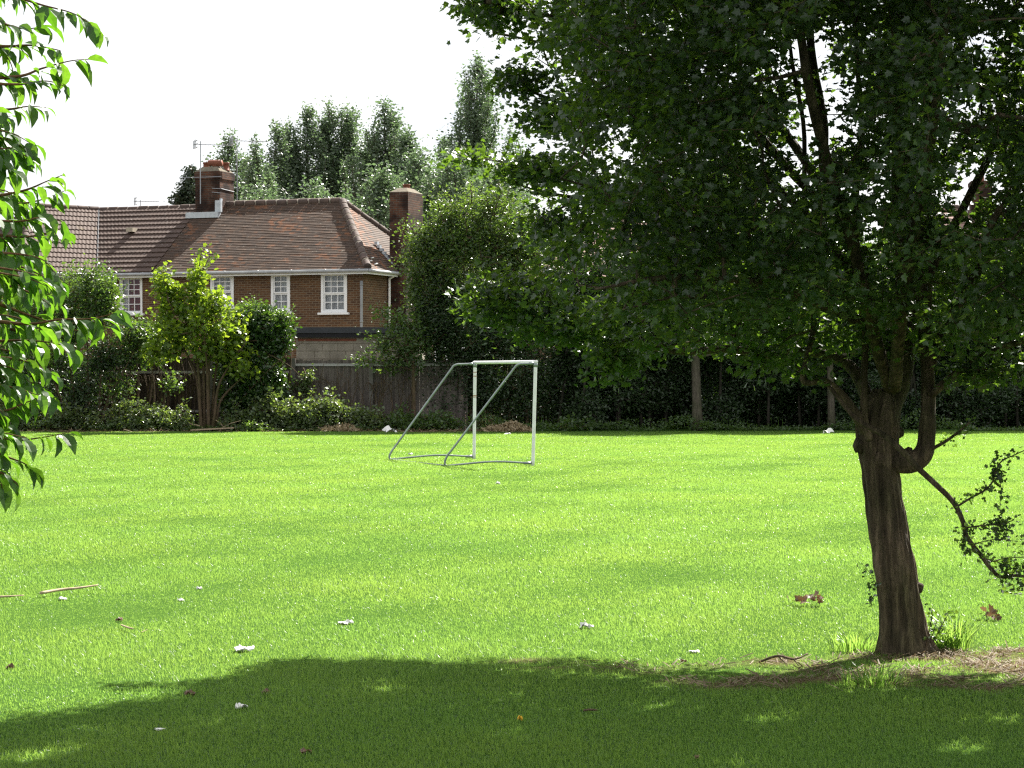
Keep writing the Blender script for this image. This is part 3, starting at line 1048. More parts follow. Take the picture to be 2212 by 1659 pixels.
# crown: spray tips through the crown's volume, thinned in clumps
CC, CR = np.array([2.55, 12.3, 3.95]), np.array([2.95, 2.65, 3.15])
tips = in_ellipsoid(CC, CR, 27000)
z = tips[:, 2]
lowlim = 1.78 + 0.10 * noise3(tips * [1, 1, 0], 2.5, 41)
keep = z > lowlim
u_ = np.linalg.norm((tips - CC) / CR, axis=1)
keep &= rng.random(len(tips)) < 0.35 + 0.65 * u_
cl = noise3(tips, 3.2, 42) * 0.55 + noise3(tips, 6.5, 43) * 0.45
keep &= cl > -0.42
keep &= tips[:, 1] < 13.3 + .4 * (z - 2) + 1.3 * np.clip((2.3 - tips[:, 0]) / 1.4, 0, 1) + .25 * noise3(tips, 2.0, 46)
# open pocket at the outer left edge where sky shows
pk2 = P(890, 60, 12.6)
keep &= np.linalg.norm((tips - pk2) / [0.42, 3.0, 0.75], axis=1) > 1 + 0.15 * noise3(tips, 4, 45)
pk = P(1070, 310, 12.6)
keep &= np.linalg.norm((tips - pk) / [0.44, 3.0, 0.85], axis=1) > 1 + 0.15 * noise3(tips, 4, 44)
for hx, hy, hr in ((1745, 300, .13), (1715, 385, .10), (1790, 240, .12), (2110, 395, .13), (1700, 130, .09), (1780, 110, .10), (1690, 640, .0), (1330, 330, .10), (1430, 60, .08), (2100, 230, .07)):
    c = P(hx, hy, 11.9)
    dxy = np.hypot((tips[:, 0] - c[0] * tips[:, 1] / 11.9), (tips[:, 2] - (EYE + (c[2] - EYE) * tips[:, 1] / 11.9)) * 0.8)
    keep &= dxy > hr * 1.35
# ragged profile of the crown on its open side
ob = np.array([(-300, 960), (0, 1015), (40, 1075), (80, 1140), (150, 1150), (250, 1160), (330, 1165), (420, 1170), (500, 1175), (560, 1100), (650, 1030), (720, 1060), (780, 1180), (900, 1250)], float)
zb_ = EYE + (HOR - ob[:, 0]) / F * 12.6
xb_ = (ob[:, 1] - CX) / F * 12.6
xmin = np.interp(tips[:, 2], zb_[::-1], xb_[::-1]) + 0.10 * noise3(tips, 5, 47)
keep &= tips[:, 0] > xmin
# chinks that let the sun through to the grass
sd = np.array(sundir)
for gx_, gy_, gr_ in ((1885, 1482, .22), (1640, 1562, .13), (1110, 1595, .14), (2180, 1552, .15), (2080, 1612, .16), (840, 1466, .17), (830, 1488, .13), (60, 1632, .2), (1420, 1490, .11)):
    g_ = G(gx_, gy_)
    rel = tips - g_
    perp = np.linalg.norm(rel - np.outer(rel @ sd, sd), axis=1)
    keep &= perp > gr_
tips = tips[keep]
tips = tips[:9500]
ext = np.concatenate([in_ellipsoid(P(*a), r, n) for a, r, n in (
    ((1310, 800, 13.0), (.10, .2, .09), 9), ((1345, 775, 13.0), (.16, .3, .08), 16), ((1640, 790, 12.6), (.05, .1, .10), 7), ((2150, 810, 12.3), (.12, .3, .07), 10),
    ((2100, 800, 12.3), (.05, .2, .06), 5), ((1100, 640, 13.5), (.30, .5, .16), 70), ((1230, 690, 13.3), (.32, .5, .13), 70), ((1120, 170, 13.1), (.16, .2, .05), 16),
    ((1060, 20, 12.7), (.22, .4, .07), 30), ((1180, 250, 13.2), (.16, .4, .10), 26), ((1170, 380, 13.6), (.20, .4, .10), 26), ((1200, 500, 13.7), (.16, .4, .12), 24), ((1130, 355, 13.6), (.16, .3, .05), 14),
    ((1730, 800, 12.2), (.07, .2, .04), 7), ((1000, 335, 13.7), (.10, .1, .03), 5))])
tips = np.concatenate([tips, ext])
dirs = wood_net(wmb, limb_paths, tips, step=0.22, rtip=0.0018, expo=0.46, jitter=0.10, rmax=0.020, up=0.05)
trunk = rebase(wmb, mb_base).build("trunk", M["bark"], maple, smooth=True)
cmb = MB()
sprays(cmb, "maple", tips, dirs, 33, 0.085, 0.039, up=0.55, droop=0.25, flat=0.45)
rebase(cmb, mb_base).build("crown", M["maple"], maple)
hmb = MB()
n_ = 620
i_ = rng.integers(0, len(haw_pts), n_)
hp = haw_pts[i_] + rng.normal(size=(n_, 3)) * [0.022, 0.03, 0.022] + haw_dir[i_] * rng.normal(size=(n_, 1)) * 0.02
rnd_leaves(hmb, "haw", hp, 0.026, up=0.15, droop=0.1, out_dir=haw_dir[i_] * 0.8)
n_ = 260
hp = np.concatenate([in_ellipsoid(P(*a, TY - .5), r, k) for a, r, k in (((2150, 1140), (.10, .05, .05), 90), ((2180, 1225), (.10, .06, .05), 110), ((2195, 1265), (.10, .06, .05), 60), ((2153, 1015), (.03, .04, .09), 60))])
rnd_leaves(hmb, "haw", hp, 0.028, up=0.15, droop=0.15)
lb = rebase(hmb, mb_base).build("low_branch_leaves", M["maple"], maple)

tuft("dense tuft of long grass against the foot of the maple trunk", *G(2030, 1405)[:2], 150, 0.10, 0.20)
tuft("spiky tuft of tall grass a step clear of the maple trunk on its open side", *G(2065, 1405)[:2], 110, 0.09, 0.26)
tuft("low floppy tuft of grass on the hanging-leaf-free side of the maple trunk", *G(1850, 1405)[:2], 130, 0.16, 0.13)
tuft("sunlit bright tuft of grass in the shade below the maple trunk", *G(1885, 1480)[:2], 170, 0.17, 0.12)
# suckers growing from the trunk foot
sk = MB()
skl = MB()
sbase = G(2020, 1402)
for pts in ([(2005, 1400, .02), (2018, 1360, .0), (2030, 1325, -.02)], [(2008, 1400, 0), (2035, 1350, 0), (2052, 1320, .05)], [(2000, 1398, -.1), (2012, 1340, -.1), (2014, 1312, -.1)],
            [(2015, 1400, .05), (2050, 1370, .1), (2080, 1352, .1)]):
    s2 = smooth_path(PT(pts), 5)
    tube(sk, s2, lerp_rad([.004, .0015], len(s2)), 5)
    hp = s2[rng.integers(2, len(s2), 26)] + rng.normal(size=(26, 3)) * 0.018
    rnd_leaves(skl, "haw", hp, 0.028, up=0.3)
sroot = thing("sucker_shoot", sbase, "thin leafy suckers sprouting beside the foot of the maple trunk", "shoot")
rebase(sk, sbase).build("stem", M["twig"], sroot)
rebase(skl, sbase).build("leaves", M["maple"], sroot)
sk, skl = MB(), MB()
sbase = P(1895, 1262, TY - .08)
for pts in ([(1897, 1275, -.1), (1884, 1245, -.12), (1860, 1215, -.14)], [(1897, 1285, -.1), (1885, 1290, -.14), (1878, 1305, -.16)], [(1898, 1270, -.1), (1888, 1262, -.16), (1880, 1268, -.18)]):
    s2 = smooth_path(PT(pts), 5)
    tube(sk, s2, lerp_rad([.003, .001], len(s2)), 5)
    hp = s2[rng.integers(2, len(s2), 14)] + rng.normal(size=(14, 3)) * 0.014
    rnd_leaves(skl, "haw", hp, 0.026, up=0.3)
sroot = thing("ivy_sprig", sbase, "small leafy sprig with bare shoot growing halfway up the maple trunk", "sprig")
rebase(sk, sbase).build("stem", M["twig"], sroot)
rebase(skl, sbase).build("leaves", M["ivyleaf"], sroot)

# ------------------------------------------------------------------ cherry tree (left foreground)
cb = np.array([-3.0, 6.9, 0.0])
cherry = thing("cherry_tree", cb, "cherry tree with large drooping glossy leaves at the near edge of the field", "tree")
cw, cl_ = MB(), MB()
tk = smooth_path([cb, cb + [0.05, 0, .8], cb + [0.1, .05, 1.6], cb + [.05, 0, 2.4], cb + [.1, 0, 3.3]], 6)
tube(cw, tk, lerp_rad([.15, .12, .10, .08, .05], len(tk)), 16, flute=lambda a, i, p: 1 + .05 * np.cos(4 * a + i))
CYD = 6.7
twigs = [
    ([(-60, -10), (30, -5), (95, 12), (165, 32), (218, 72)], .0), ([(-60, 25), (20, 55), (60, 62), (100, 55)], .1), ([(-50, 100), (20, 100), (70, 98), (125, 108), (130, 112)], .3),
    ([(-60, 170), (40, 165), (90, 148), (150, 132), (192, 128)], 0), ([(-40, 180), (40, 182), (100, 175), (145, 188)], -.1), ([(-50, 240), (20, 236), (60, 230), (100, 232)], .1),
    ([(-50, 330), (10, 335), (40, 330), (68, 345)], .2), ([(-50, 300), (0, 320), (30, 318)], -.2), ([(-40, 430), (50, 412), (100, 392), (135, 378)], .0), ([(-40, 440), (40, 440), (95, 430), (140, 412)], .15),
    ([(-50, 475), (40, 478), (90, 470), (140, 480)], -.15), ([(-50, 500), (40, 512), (100, 505), (148, 500)], .1), ([(-50, 545), (30, 548), (90, 560), (120, 590)], -.2), ([(-50, 560), (40, 575), (100, 600), (132, 615)], .2),
    ([(-50, 610), (30, 620), (80, 640), (110, 660)], -.1), ([(-40, 690), (60, 700), (130, 690), (200, 688), (262, 672)], -.2), ([(-20, 650), (60, 680), (110, 695), (160, 698)], .1),
    ([(-40, 705), (60, 715), (130, 712), (200, 715), (250, 700)], .1), ([(-40, 740), (40, 735), (110, 740), (165, 755)], -.1), ([(-50, 770), (30, 775), (80, 790), (120, 812)], .2), ([(-40, 800), (20, 815), (60, 825), (95, 845)], .3),
    ([(-50, 900), (20, 885), (60, 868), (112, 858)], -.1), ([(-50, 930), (30, 950), (90, 945), (150, 934)], 0), ([(-50, 960), (10, 985), (50, 1000), (75, 1018)], .1), ([(-50, 1000), (0, 1020), (25, 1035), (40, 1050)], -.1),
    ([(-80, 60), (-20, 90), (20, 130), (35, 190)], .4), ([(-90, 280), (-30, 330), (0, 390)], .5), ([(-90, 600), (-20, 650), (30, 720), (40, 780)], .5), ([(-90, 500), (-30, 540), (20, 600), (55, 660)], .5),
    ([(-90, 840), (-30, 870), (0, 905), (10, 935)], .3), ([(-80, 400), (-20, 420), (20, 460), (40, 520)], .4), ([(-90, 700), (-30, 740), (0, 800), (20, 860)], .4), ([(-90, 980), (-30, 1000), (0, 1040), (5, 1060)], .3),
]
for q in range(42):
    yy0 = rng.uniform(215, 1010)
    rch = 75 + 55 * math.exp(-((yy0 - 620) / 170) ** 2) - (40 if 840 < yy0 < 900 else 0)
    xx1 = rng.uniform(-10, rch)
    twigs.append(([(xx1 - 190, yy0 - 25 + rng.uniform(-20, 20)), (xx1 - 110, yy0 - 12), (xx1 - 45, yy0), (xx1, yy0 + rng.uniform(5, 40))], rng.uniform(-.4, .8)))
# the same habit continues above and outside the picture
for q in range(26):
    yy0 = rng.uniform(-520, 1000)
    xx0 = rng.uniform(-420, -110)
    twigs.append(([(xx0 - 120, yy0 - 20), (xx0 - 40, yy0), (xx0 + 40, yy0 + rng.uniform(-20, 30)), (xx0 + rng.uniform(90, 150), yy0 + rng.uniform(0, 60))], rng.uniform(-.5, .8)))
lp, la, lnm, lsz = [], [], [], []
for pts, dy in twigs:
    s2 = smooth_path([P(x, y, CYD + dy) for x, y in pts], 8)
    hub = tk[np.argmin(np.abs(tk[:, 2] - (s2[0, 2] - 0.25)))]
    full = smooth_path([hub, hub * 0.45 + s2[0] * 0.55 + [0, 0, .12], s2[0]], 6)[:-1]
    s3 = np.concatenate([full, s2])
    tube(cw, s3, lerp_rad([.014, .008, .0045, .0022, .0012], len(s3)), 6)
    seg = np.linalg.norm(np.diff(s2, axis=0), axis=1)
    cum = np.concatenate([[0], np.cumsum(seg)])
    m = int(cum[-1] / 0.019)
    dd = np.linspace(0.02, cum[-1], m)
    pp = np.stack([np.interp(dd, cum, s2[:, k]) for k in range(3)], 1)
    tg = unit(np.gradient(s2, axis=0))
    tt = np.stack([np.interp(dd, cum, tg[:, k]) for k in range(3)], 1)
    sd = np.where(np.arange(m) % 2, 1, -1)[:, None] * unit(np.cross(tt, [0, 0, 1.0]))
    lp.append(pp + rng.normal(size=(m, 3)) * .005)
    down = rng.uniform(0.35, 1.15, (m, 1))
    la.append(tt * rng.uniform(.15, .9, (m, 1)) + sd * rng.uniform(.15, .6, (m, 1)) + np.array([[0, 0, -1.0]]) * down + rng.normal(size=(m, 3)) * .18)
    lnm.append(np.array([[0, 0, 1.0]]) + tt * .5 + rng.normal(size=(m, 3)) * .45 + sd * .3)
    sz = rng.uniform(.050, .098, m)
    sz[-1] *= .8
    lsz.append(sz)
lp, la, lnm, lsz = map(np.concatenate, (lp, la, lnm, lsz))
leaves(cl_, "ovate", lp, la, lnm, lsz, rng.beta(2, 2, len(lp)))
rebase(cw, cb).build("trunk", M["redtwig"], cherry, smooth=True)
rebase(cl_, cb).build("crown", M["cherry"], cherry, smooth=False)

#@@FAR
# ------------------------------------------------------------------ houses
TH = R(20.0)
uvec = np.array([math.cos(TH), -math.sin(TH), 0])
vvec = np.array([math.sin(TH), math.cos(TH), 0])
OA = np.array([*P(784, 800, 69.0)[:2], 0.0])
EZ, RZ_ = 4.93, 7.42           # eaves and ridge heights
DEP = 6.2                       # house depth
HB = DEP / 2
OV = 0.35


def facade_x(px):
    """x along the front wall (0 at the corner, negative to the left) seen at photo column px"""
    k = (px - CX) / F
    # (OA + x*u).x = k * (OA + x*u).y
    return float((k * OA[1] - OA[0]) / (uvec[0] - k * uvec[1]))


def facade_z(px, py):
    x = facade_x(px)
    Yd = OA[1] + x * uvec[1]
    return float(P(px, py, Yd)[2])


def roof_plane(mb, el, er, rl, rr, gauge, lift, wave=0.0, wl=0.15, uoff=0.0):
    """tile courses as real overlapping steps between eave (el-er) and ridge (rl-rr)"""
    el, er, rl, rr = (np.asarray(q, float) for q in (el, er, rl, rr))
    e = unit(er - el)
    up_ = rl - el
    up_ = up_ - e * np.dot(up_, e)
    slope = np.linalg.norm(up_)
    s_ = up_ / slope
    nrm = np.cross(e, s_)
    n = max(1, int(round(slope / gauge)))
    for i in range(n):
        a0, a1 = i / n, (i + 1) / n
        a1b = min(1.0, a1 + 0.08 / n)
        L0, R0 = el + (rl - el) * a0, er + (rr - er) * a0
        L1, R1 = el + (rl - el) * a1b, er + (rr - er) * a1b
        w0 = np.dot(R0 - L0, e)
        m = max(1, int(w0 / (wl / 6))) if wave else max(1, int(w0 / 0.33))
        t = np.linspace(0, 1, m + 1)[:, None]
        B = L0 + (R0 - L0) * t
        Tp = L1 + (R1 - L1) * t
        ub = (B - el) @ e
        ut = (Tp - el) @ e
        wob = rng.normal(0, lift * 0.16, m + 1)
        hb = lift + (wave * np.sin(2 * np.pi * ub / wl) if wave else wob)
        ht = (wave * np.sin(2 * np.pi * ut / wl) if wave else 0 * wob) + 0.002
        V = np.concatenate([B, B + np.outer(hb, nrm), Tp + np.outer(ht, nrm)])
        k = np.arange(m)
        f1 = np.stack([k, k + 1, k + m + 2, k + m + 1], -1)
        f2 = np.stack([k + m + 1, k + m + 2, k + 2 * m + 3, k + 2 * m + 2], -1)
        vv = np.array([a0 * slope + 0.01, a1b * slope])
        uvv = np.concatenate([np.stack([ub + uoff, np.full(m + 1, vv[0])], 1), np.stack([ub + uoff, np.full(m + 1, vv[0])], 1), np.stack([ut + uoff, np.full(m + 1, min(vv[1], a1 * slope - .005))], 1)])
        mb.add(V, [f1, f2], uv=[uvv[f1], uvv[f2]])


def ridge_run(mb, p0, p1, r=0.13, seg=0.42):
    """half-round ridge tiles laid end to end"""
    p0, p1 = np.asarray(p0, float), np.asarray(p1, float)
    ln = np.linalg.norm(p1 - p0)
    n = max(1, int(round(ln / seg)))
    d = (p1 - p0) / ln
    for i in range(n):
        a, b = p0 + d * ln * i / n, p0 + d * ln * ((i + 1) / n - 0.012)
        j = rng.normal(0, .006, 3)
        tube(mb, [a + j, a + j + d * .03, (a + b) / 2 + j, b - d * .03 + j, b + j], [r * .95, r, r, r * 1.0, r * 1.05], 12)


def mortar_run(mb, p0, p1, r=0.135, seg=0.42):
    p0, p1 = np.asarray(p0, float), np.asarray(p1, float)
    ln = np.linalg.norm(p1 - p0)
    n = max(1, int(round(ln / seg)))
    d = (p1 - p0) / ln
    for i in range(1, n):
        a = p0 + d * ln * i / n
        tube(mb, [a - d * .012, a + d * .012], r, 12, tint=1.0)


def wall_front(mb, x0, x1, z0, z1, y, holes, reveal=0.06):
    """front wall face with window openings and their reveals; bricks in metres"""
    xs_ = sorted({x0, x1, *[h[0] for h in holes], *[h[1] for h in holes]})
    zs_ = sorted({z0, z1, *[h[2] for h in holes], *[h[3] for h in holes]})
    for a, b in zip(xs_[:-1], xs_[1:]):
        for c, d in zip(zs_[:-1], zs_[1:]):
            mx, mz = (a + b) / 2, (c + d) / 2
            if any(h[0] < mx < h[1] and h[2] < mz < h[3] for h in holes):
                continue
            V = np.array([[a, y, c], [b, y, c], [b, y, d], [a, y, d]])
            mb.add(V, np.array([[0, 1, 2, 3]]), uv=[V[None][:, :, [0, 2]]])
    for a, b, c, d in holes:
        for q in ([[a, y, c], [a, y + reveal, c], [a, y + reveal, d], [a, y, d]], [[b, y + reveal, c], [b, y, c], [b, y, d], [b, y + reveal, d]],
                  [[a, y, d], [a, y + reveal, d], [b, y + reveal, d], [b, y, d]], [[a, y + reveal, c], [a, y, c], [b, y, c], [b, y + reveal, c]]):
            V = np.array(q, float)
            mb.add(V, np.array([[0, 1, 2, 3]]), uv=[V[None][:, :, [1, 2]]])


def sash_window(root, x0, x1, z0, z1, cols, rows_top, rows_bot, wide_frame, curtain="curtain", sill=True, half_red=False):
    """timber sash window filling the opening: frame > sill, pane, glazing bars, curtain behind"""
    fb = MB()
    y0, y1 = -0.025, 0.07
    fw = wide_frame
    box(fb, (x0, y0, z0), (x0 + fw, y1, z1))
    box(fb, (x1 - fw, y0, z0), (x1, y1, z1))
    box(fb, (x0 + fw, y0, z1 - fw * 1.1), (x1 - fw, y1, z1))
    box(fb, (x0 + fw, y0, z0), (x1 - fw, y1, z0 + fw * 0.7))
    win = fb.build("window", M["whitepaint"], root)
    ix0, ix1, iz0, iz1 = x0 + fw, x1 - fw, z0 + fw * .7, z1 - fw * 1.1
    mid = iz0 + (iz1 - iz0) * 0.47
    sb = MB()
    st = 0.045
    for (a, b, yy, rws) in ((mid, iz1, 0.0, rows_top), (iz0, mid, 0.035, rows_bot)):
        box(sb, (ix0, yy, a), (ix0 + st, yy + .03, b))
        box(sb, (ix1 - st, yy, a), (ix1, yy + .03, b))
        box(sb, (ix0 + st, yy, b - st), (ix1 - st, yy + .03, b))
        box(sb, (ix0 + st, yy, a), (ix1 - st, yy + .03, a + st))
        for c in range(1, cols):
            xc = ix0 + st + (ix1 - ix0 - 2 * st) * c / cols
            box(sb, (xc - .012, yy + .003, a + st), (xc + .012, yy + .027, b - st))
        for r_ in range(1, rws):
            zc = a + st + (b - a - 2 * st) * r_ / rws
            box(sb, (ix0 + st, yy + .005, zc - .012), (ix1 - st, yy + .025, zc + .012))
    sb.build("sash", M["whitepaint"], win)
    gb = MB()
    for (a, b, yy) in ((mid + .01, iz1 - .01, 0.015), (iz0 + .01, mid - .01, 0.05)):
        V = np.array([[ix0 + .01, yy, a], [ix1 - .01, yy, a], [ix1 - .01, yy, b], [ix0 + .01, yy, b]])
        gb.add(V, np.array([[0, 1, 2, 3]]))
    gb.build("pane", M["glass"], win)
    if sill:
        lb_ = MB()
        box(lb_, (x0 - .09, -0.10, z0 - .07), (x1 + .09, -0.002, z0 - .004))
        lb_.build("sill", M["whitepaint"], win)
    # curtain in folds behind the glass
    m = 60
    cx = np.linspace(x0 + .03, x1 - .03, m + 1)
    cy = 0.14 + 0.018 * np.sin(cx * 42 + 1.3) + 0.010 * np.sin(cx * 95)
    cb_ = MB()
    if half_red:
        V = np.concatenate([np.stack([cx, cy, np.full(m + 1, z0)], 1), np.stack([cx, cy, np.full(m + 1, z1)], 1)])
        k = np.arange(m)
        cb_.add(V, np.stack([k, k + 1, k + m + 2, k + m + 1], -1)[m // 3:])
        cb_.build("curtain", M["red"], win)
        c2 = MB()
        V2 = V * [1, 1, 1] + [0, -.03, 0]
        c2.add(V2, np.stack([k, k + 1, k + m + 2, k + m + 1], -1)[:m // 3])
        c2.build("net_curtain", M["curtain"], win)
    else:
        V = np.concatenate([np.stack([cx, cy, np.full(m + 1, z0)], 1), np.stack([cx, cy, np.full(m + 1, z1 - .05)], 1)])
        k = np.arange(m)
        cb_.add(V, np.stack([k, k + 1, k + m + 2, k + m + 1], -1))
        cb_.build("net_curtain", M["curtain"], win)
    return win


def gutter(name_parent, x0, x1, y, z, mat):
    g = MB()
    n = int((x1 - x0) / 1.2) + 1
    pts = [(x, y, z) for x in np.linspace(x0, x1, n + 1)]
    tube(g, pts, 0.055, 10)
    for x in np.linspace(x0 + .3, x1 - .3, n):
        tube(g, [(x - .03, y, z), (x + .03, y, z)], 0.063, 10)
    return g.build("gutter", mat, name_parent, smooth=True)


def frustum(mb, c, a0, b0, z0, a1, b1, z1):
    """sloping cap: rectangle 2*a0 x 2*b0 at z0 narrowing to 2*a1 x 2*b1 at z1"""
    q = [(-1, -1), (1, -1), (1, 1), (-1, 1)]
    V = [[c[0] + x * a0, c[1] + y * b0, z0] for x, y in q] + [[c[0] + x * a1, c[1] + y * b1, z1] for x, y in q]
    mb.add(np.array(V), np.array([[0, 1, 5, 4], [1, 2, 6, 5], [2, 3, 7, 6], [3, 0, 4, 7], [4, 5, 6, 7]]))


def pot(mb, c, r, h):
    c = np.asarray(c, float)
    zs = [0, .04, .045, h * .8, h * .8 + .01, h, h, h - .05]
    rs = [r * 1.15, r * 1.15, r, r * .88, r * 1.05, r * 1.05, r * .85, r * .8]
    tube(mb, [c + [0, 0, z_ + 1e-4 * i] for i, z_ in enumerate(zs)], rs, 14)


rise = RZ_ - EZ
xw = {k: facade_x(v) for k, v in dict(w2a=455, w2b=505.5, w3a=586, w3b=627, w4a=694, w4b=750, w1a=259, w1b=308).items()}
zw = {k: facade_z(*v) for k, v in dict(w2b=(480, 663), w3b=(606, 672), w4b=(722, 675), w1b=(283, 677)).items()}
PARTY = -7.55

# --- end house with clay tiles
hA = thing("brick_house", OA, "end brick house with a weathered clay tile hipped roof and three white sash windows", "house", "terrace of brick houses", rz=-TH)
holes = [(xw["w2a"], xw["w2b"], zw["w2b"], EZ - .06), (xw["w3a"], xw["w3b"], zw["w3b"], EZ - .06), (xw["w4a"], xw["w4b"], zw["w4b"], EZ - .06)]
wm = MB()
wall_front(wm, PARTY, 0, 0, EZ, 0, holes)
for q in ([[0, 0, 0], [0, DEP, 0], [0, DEP, EZ], [0, 0, EZ]], [[0, DEP, 0], [PARTY, DEP, 0], [PARTY, DEP, EZ], [0, DEP, EZ]]):
    V = np.array(q, float)
    uvq = np.stack([V[:, 0] + V[:, 1] + .1, V[:, 2]], 1)
    wm.add(V, np.array([[0, 1, 2, 3]]), uv=[uvq[None]])
wm.build("wall", M["brick"], hA)
im = MB()
box(im, (PARTY + .05, 0.35, .1), (-.3, DEP - .3, EZ - .05))
im.build("interior", M["darkroom"], hA)
rm = MB()
hx = -2.15
eF, eB = -OV, DEP + OV
roof_plane(rm, (PARTY, eF, EZ), (OV, eF, EZ), (PARTY, HB, RZ_), (hx, HB, RZ_), 0.105, 0.016)
roof_plane(rm, (OV, eF, EZ), (OV, eB, EZ), (hx, HB, RZ_), (hx, HB + .001, RZ_), 0.105, 0.016, uoff=20)
roof_plane(rm, (OV, eB, EZ), (PARTY, eB, EZ), (hx, HB, RZ_), (PARTY, HB, RZ_), 0.21, 0.02, uoff=40)
roofA = rm.build("roof", M["clay"], hA)
rg = MB()
ridge_run(rg, (PARTY + .95, HB, RZ_ + .01), (hx, HB, RZ_ + .01), .12)
ridge_run(rg, (hx, HB, RZ_ - .0), (OV - .03, eF + .03, EZ + .03), .13)
ridge_run(rg, (hx, HB, RZ_ - .0), (OV - .03, eB - .03, EZ + .03), .13)
mo = rg
mortar_run(mo, (PARTY + .95, HB, RZ_ + .01), (hx, HB, RZ_ + .01), .122)
mortar_run(mo, (hx, HB, RZ_), (OV - .03, eF + .03, EZ + .03), .132)
rg.build("ridge_tiles", M["ridge"], roofA, smooth=True)
fb = MB()
box(fb, (PARTY, eF + .03, EZ - .17), (OV - .02, eF + .06, EZ - .005))
box(fb, (OV - .06, eF + .062, EZ - .17), (OV - .03, eB - .06, EZ - .005))
V = np.array([[PARTY, eF + .06, EZ - .15], [OV - .06, eF + .06, EZ - .15], [OV - .06, 0.0, EZ - .15], [PARTY, 0.0, EZ - .15]])
fb.build("fascia", M["whitepaint"], hA)
gutter(hA, PARTY, OV, eF - .03, EZ - .06, M["guttergrey"])
gsm = MB()
tube(gsm, [(OV + .03, y_, EZ - .06) for y_ in np.linspace(eF, 2.3, 5)], .055, 10)
gsm.build("gutter", M["guttergrey"], hA, smooth=True)
for k_, cols in (("w2", 3), ("w3", 2), ("w4", 3)):
    sash_window(hA, xw[k_ + "a"], xw[k_ + "b"], zw[k_ + "b"], EZ - .06, cols, 3, 2, .085)
dp = MB()
tube(dp, [(-.02, -.07, 1.0), (-.02, -.07, 2.5), (-.02, -.07, 4.05), (-.02, -.07, 4.55)], .045, 10)
for z_ in (3.2, 4.4):
    tube(dp, [(-.02, -.07, z_), (-.02, -.07, z_ + .06)], .055, 10)
dp.build("downpipe", M["pipegrey"], hA, smooth=True)
dp = MB()
tube(dp, [(.07, 2.0, .5), (.07, 2.0, 4.5), (.07, 2.0, 4.7), (.3, 2.0, 4.82)], .045, 10)
tag(dp.build("downpipe", M["whitepaint"], hA, smooth=True), "white downpipe beside the chimney breast")
# chimney breast on the side wall
ch = MB()
box(ch, (0.002, 2.15, 0), (.62, 3.75, EZ + .2))
box(ch, (-0.03, 2.25, EZ + .2), (.64, 3.55, 7.60))
chA = ch.build("chimney", M["chimbrick"], hA)
fl = MB()
frustum(fl, (.305, 2.9), .333, .648, 7.601, .15, .30, 7.76)
fl.build("mortar_cap", M["mortar"], chA)
pm = MB()
pot(pm, (.31, 2.9, 7.66), .13, .24)
pm.build("chimney_pot", M["terracotta"], chA, smooth=True)
ldm = MB()
for i in range(9):
    yy0 = .75 + i * .17
    zz0 = EZ + (-(0.02) + OV) * 0 + i * .085
V0 = MB()
for i in range(8):
    box(V0, (-.015 - i * .002, 2.28 - i * .0, EZ + .25 + i * .11), (.03, 2.345 - i * .004, EZ + .37 + i * .11))
for i in range(8):
    xx0 = -.55 + i * .09
    box(V0, (xx0, 2.18, EZ + .93 - i * .115), (xx0 + .10, 2.348, EZ + 1.03 - i * .115))
V0.build("lead_flashing", M["lead"], chA)
# pale lichen blotches / patches of mortar at the hip foot
for (x_, y_) in ((.12, .35), (.0, .75), (.20, .62), (.22, .5)):
    zc = EZ + (OV - x_) * rise / (OV - hx) + .03
    lm_ = MB()
    tube(lm_, [(x_, y_, zc), (x_ - .012, y_, zc + .025)], [.075, .06], 9)
    lm_.build("mortar_patch", M["paper"], roofA)

# --- shared chimney of the party wall
ch = MB()
cx0, cx1 = PARTY + .05, PARTY + 1.0
cy0, cy1 = HB - .52, HB + .52
box(ch, (cx0, cy0, 6.2), (cx1, cy1, 8.55))
box(ch, (cx0 - .03, cy0 - .03, 8.28), (cx1 + .03, cy1 + .03, 8.52))
chB = ch.build("chimney", M["chimbrick"], hA)
fl = MB()
frustum(fl, ((cx0 + cx1) / 2, HB), .47, .515, 8.551, .30, .34, 8.72)
fl.build("mortar_cap", M["mortar"], chB)
for (x_, y_) in ((cx0 + .2, HB - .1), (cx0 + .42, HB + .25), (cx0 + .82, HB + .2)):
    pm = MB()
    pot(pm, (x_, y_, 8.60), .115, .30)
    pm.build("chimney_pot", M["terracotta"], chB, smooth=True)
pm = MB()
xm, ym_ = cx0 + .62, HB - .22
pot(pm, (xm, ym_, 8.58), .11, .2)
tube(pm, [(xm - .26, ym_, 8.86), (xm - .2, ym_, 8.86), (xm + .24, ym_, 8.84), (xm + .24, ym_, 8.84), (xm + .16, ym_, 8.84)], [.10, .11, .12, .10, .09], 14)
tag(pm.build("chimney_cowl", M["terracotta"], chB, smooth=True), "terracotta horizontal cowl on the party chimney")
lf = MB()
tube(lf, [(cx0 + .66, cy0 - .01, 7.95), (cx1 + .02, cy0 - .01, 7.93)], .014, 6)
tube(lf, [(cx0 + .66, cy0 - .01, 7.82), (cx1 + .02, cy0 - .01, 7.78)], .014, 6)
tube(lf, [(cx1 + .01, cy0 - .01, 7.94), (cx1 + .01, cy1, 7.9)], .014, 6)
lf.build("strap", M["metal"], chB)
lf = MB()
box(lf, (cx0 - .25, cy0 - .25, RZ_ - .50), (cx1 + .05, cy0 - .012, RZ_ - .30))
box(lf, (cx1 - .12, cy0 - .13, RZ_ - .30), (cx1 + .10, cy0 - .012, RZ_ + .10))
box(lf, (cx1 - .0, cy0 - .02, RZ_ + .08), (cx1 + .07, cy0 + .07, RZ_ + .17))
lf.build("lead_flashing", M["lead"], chB)


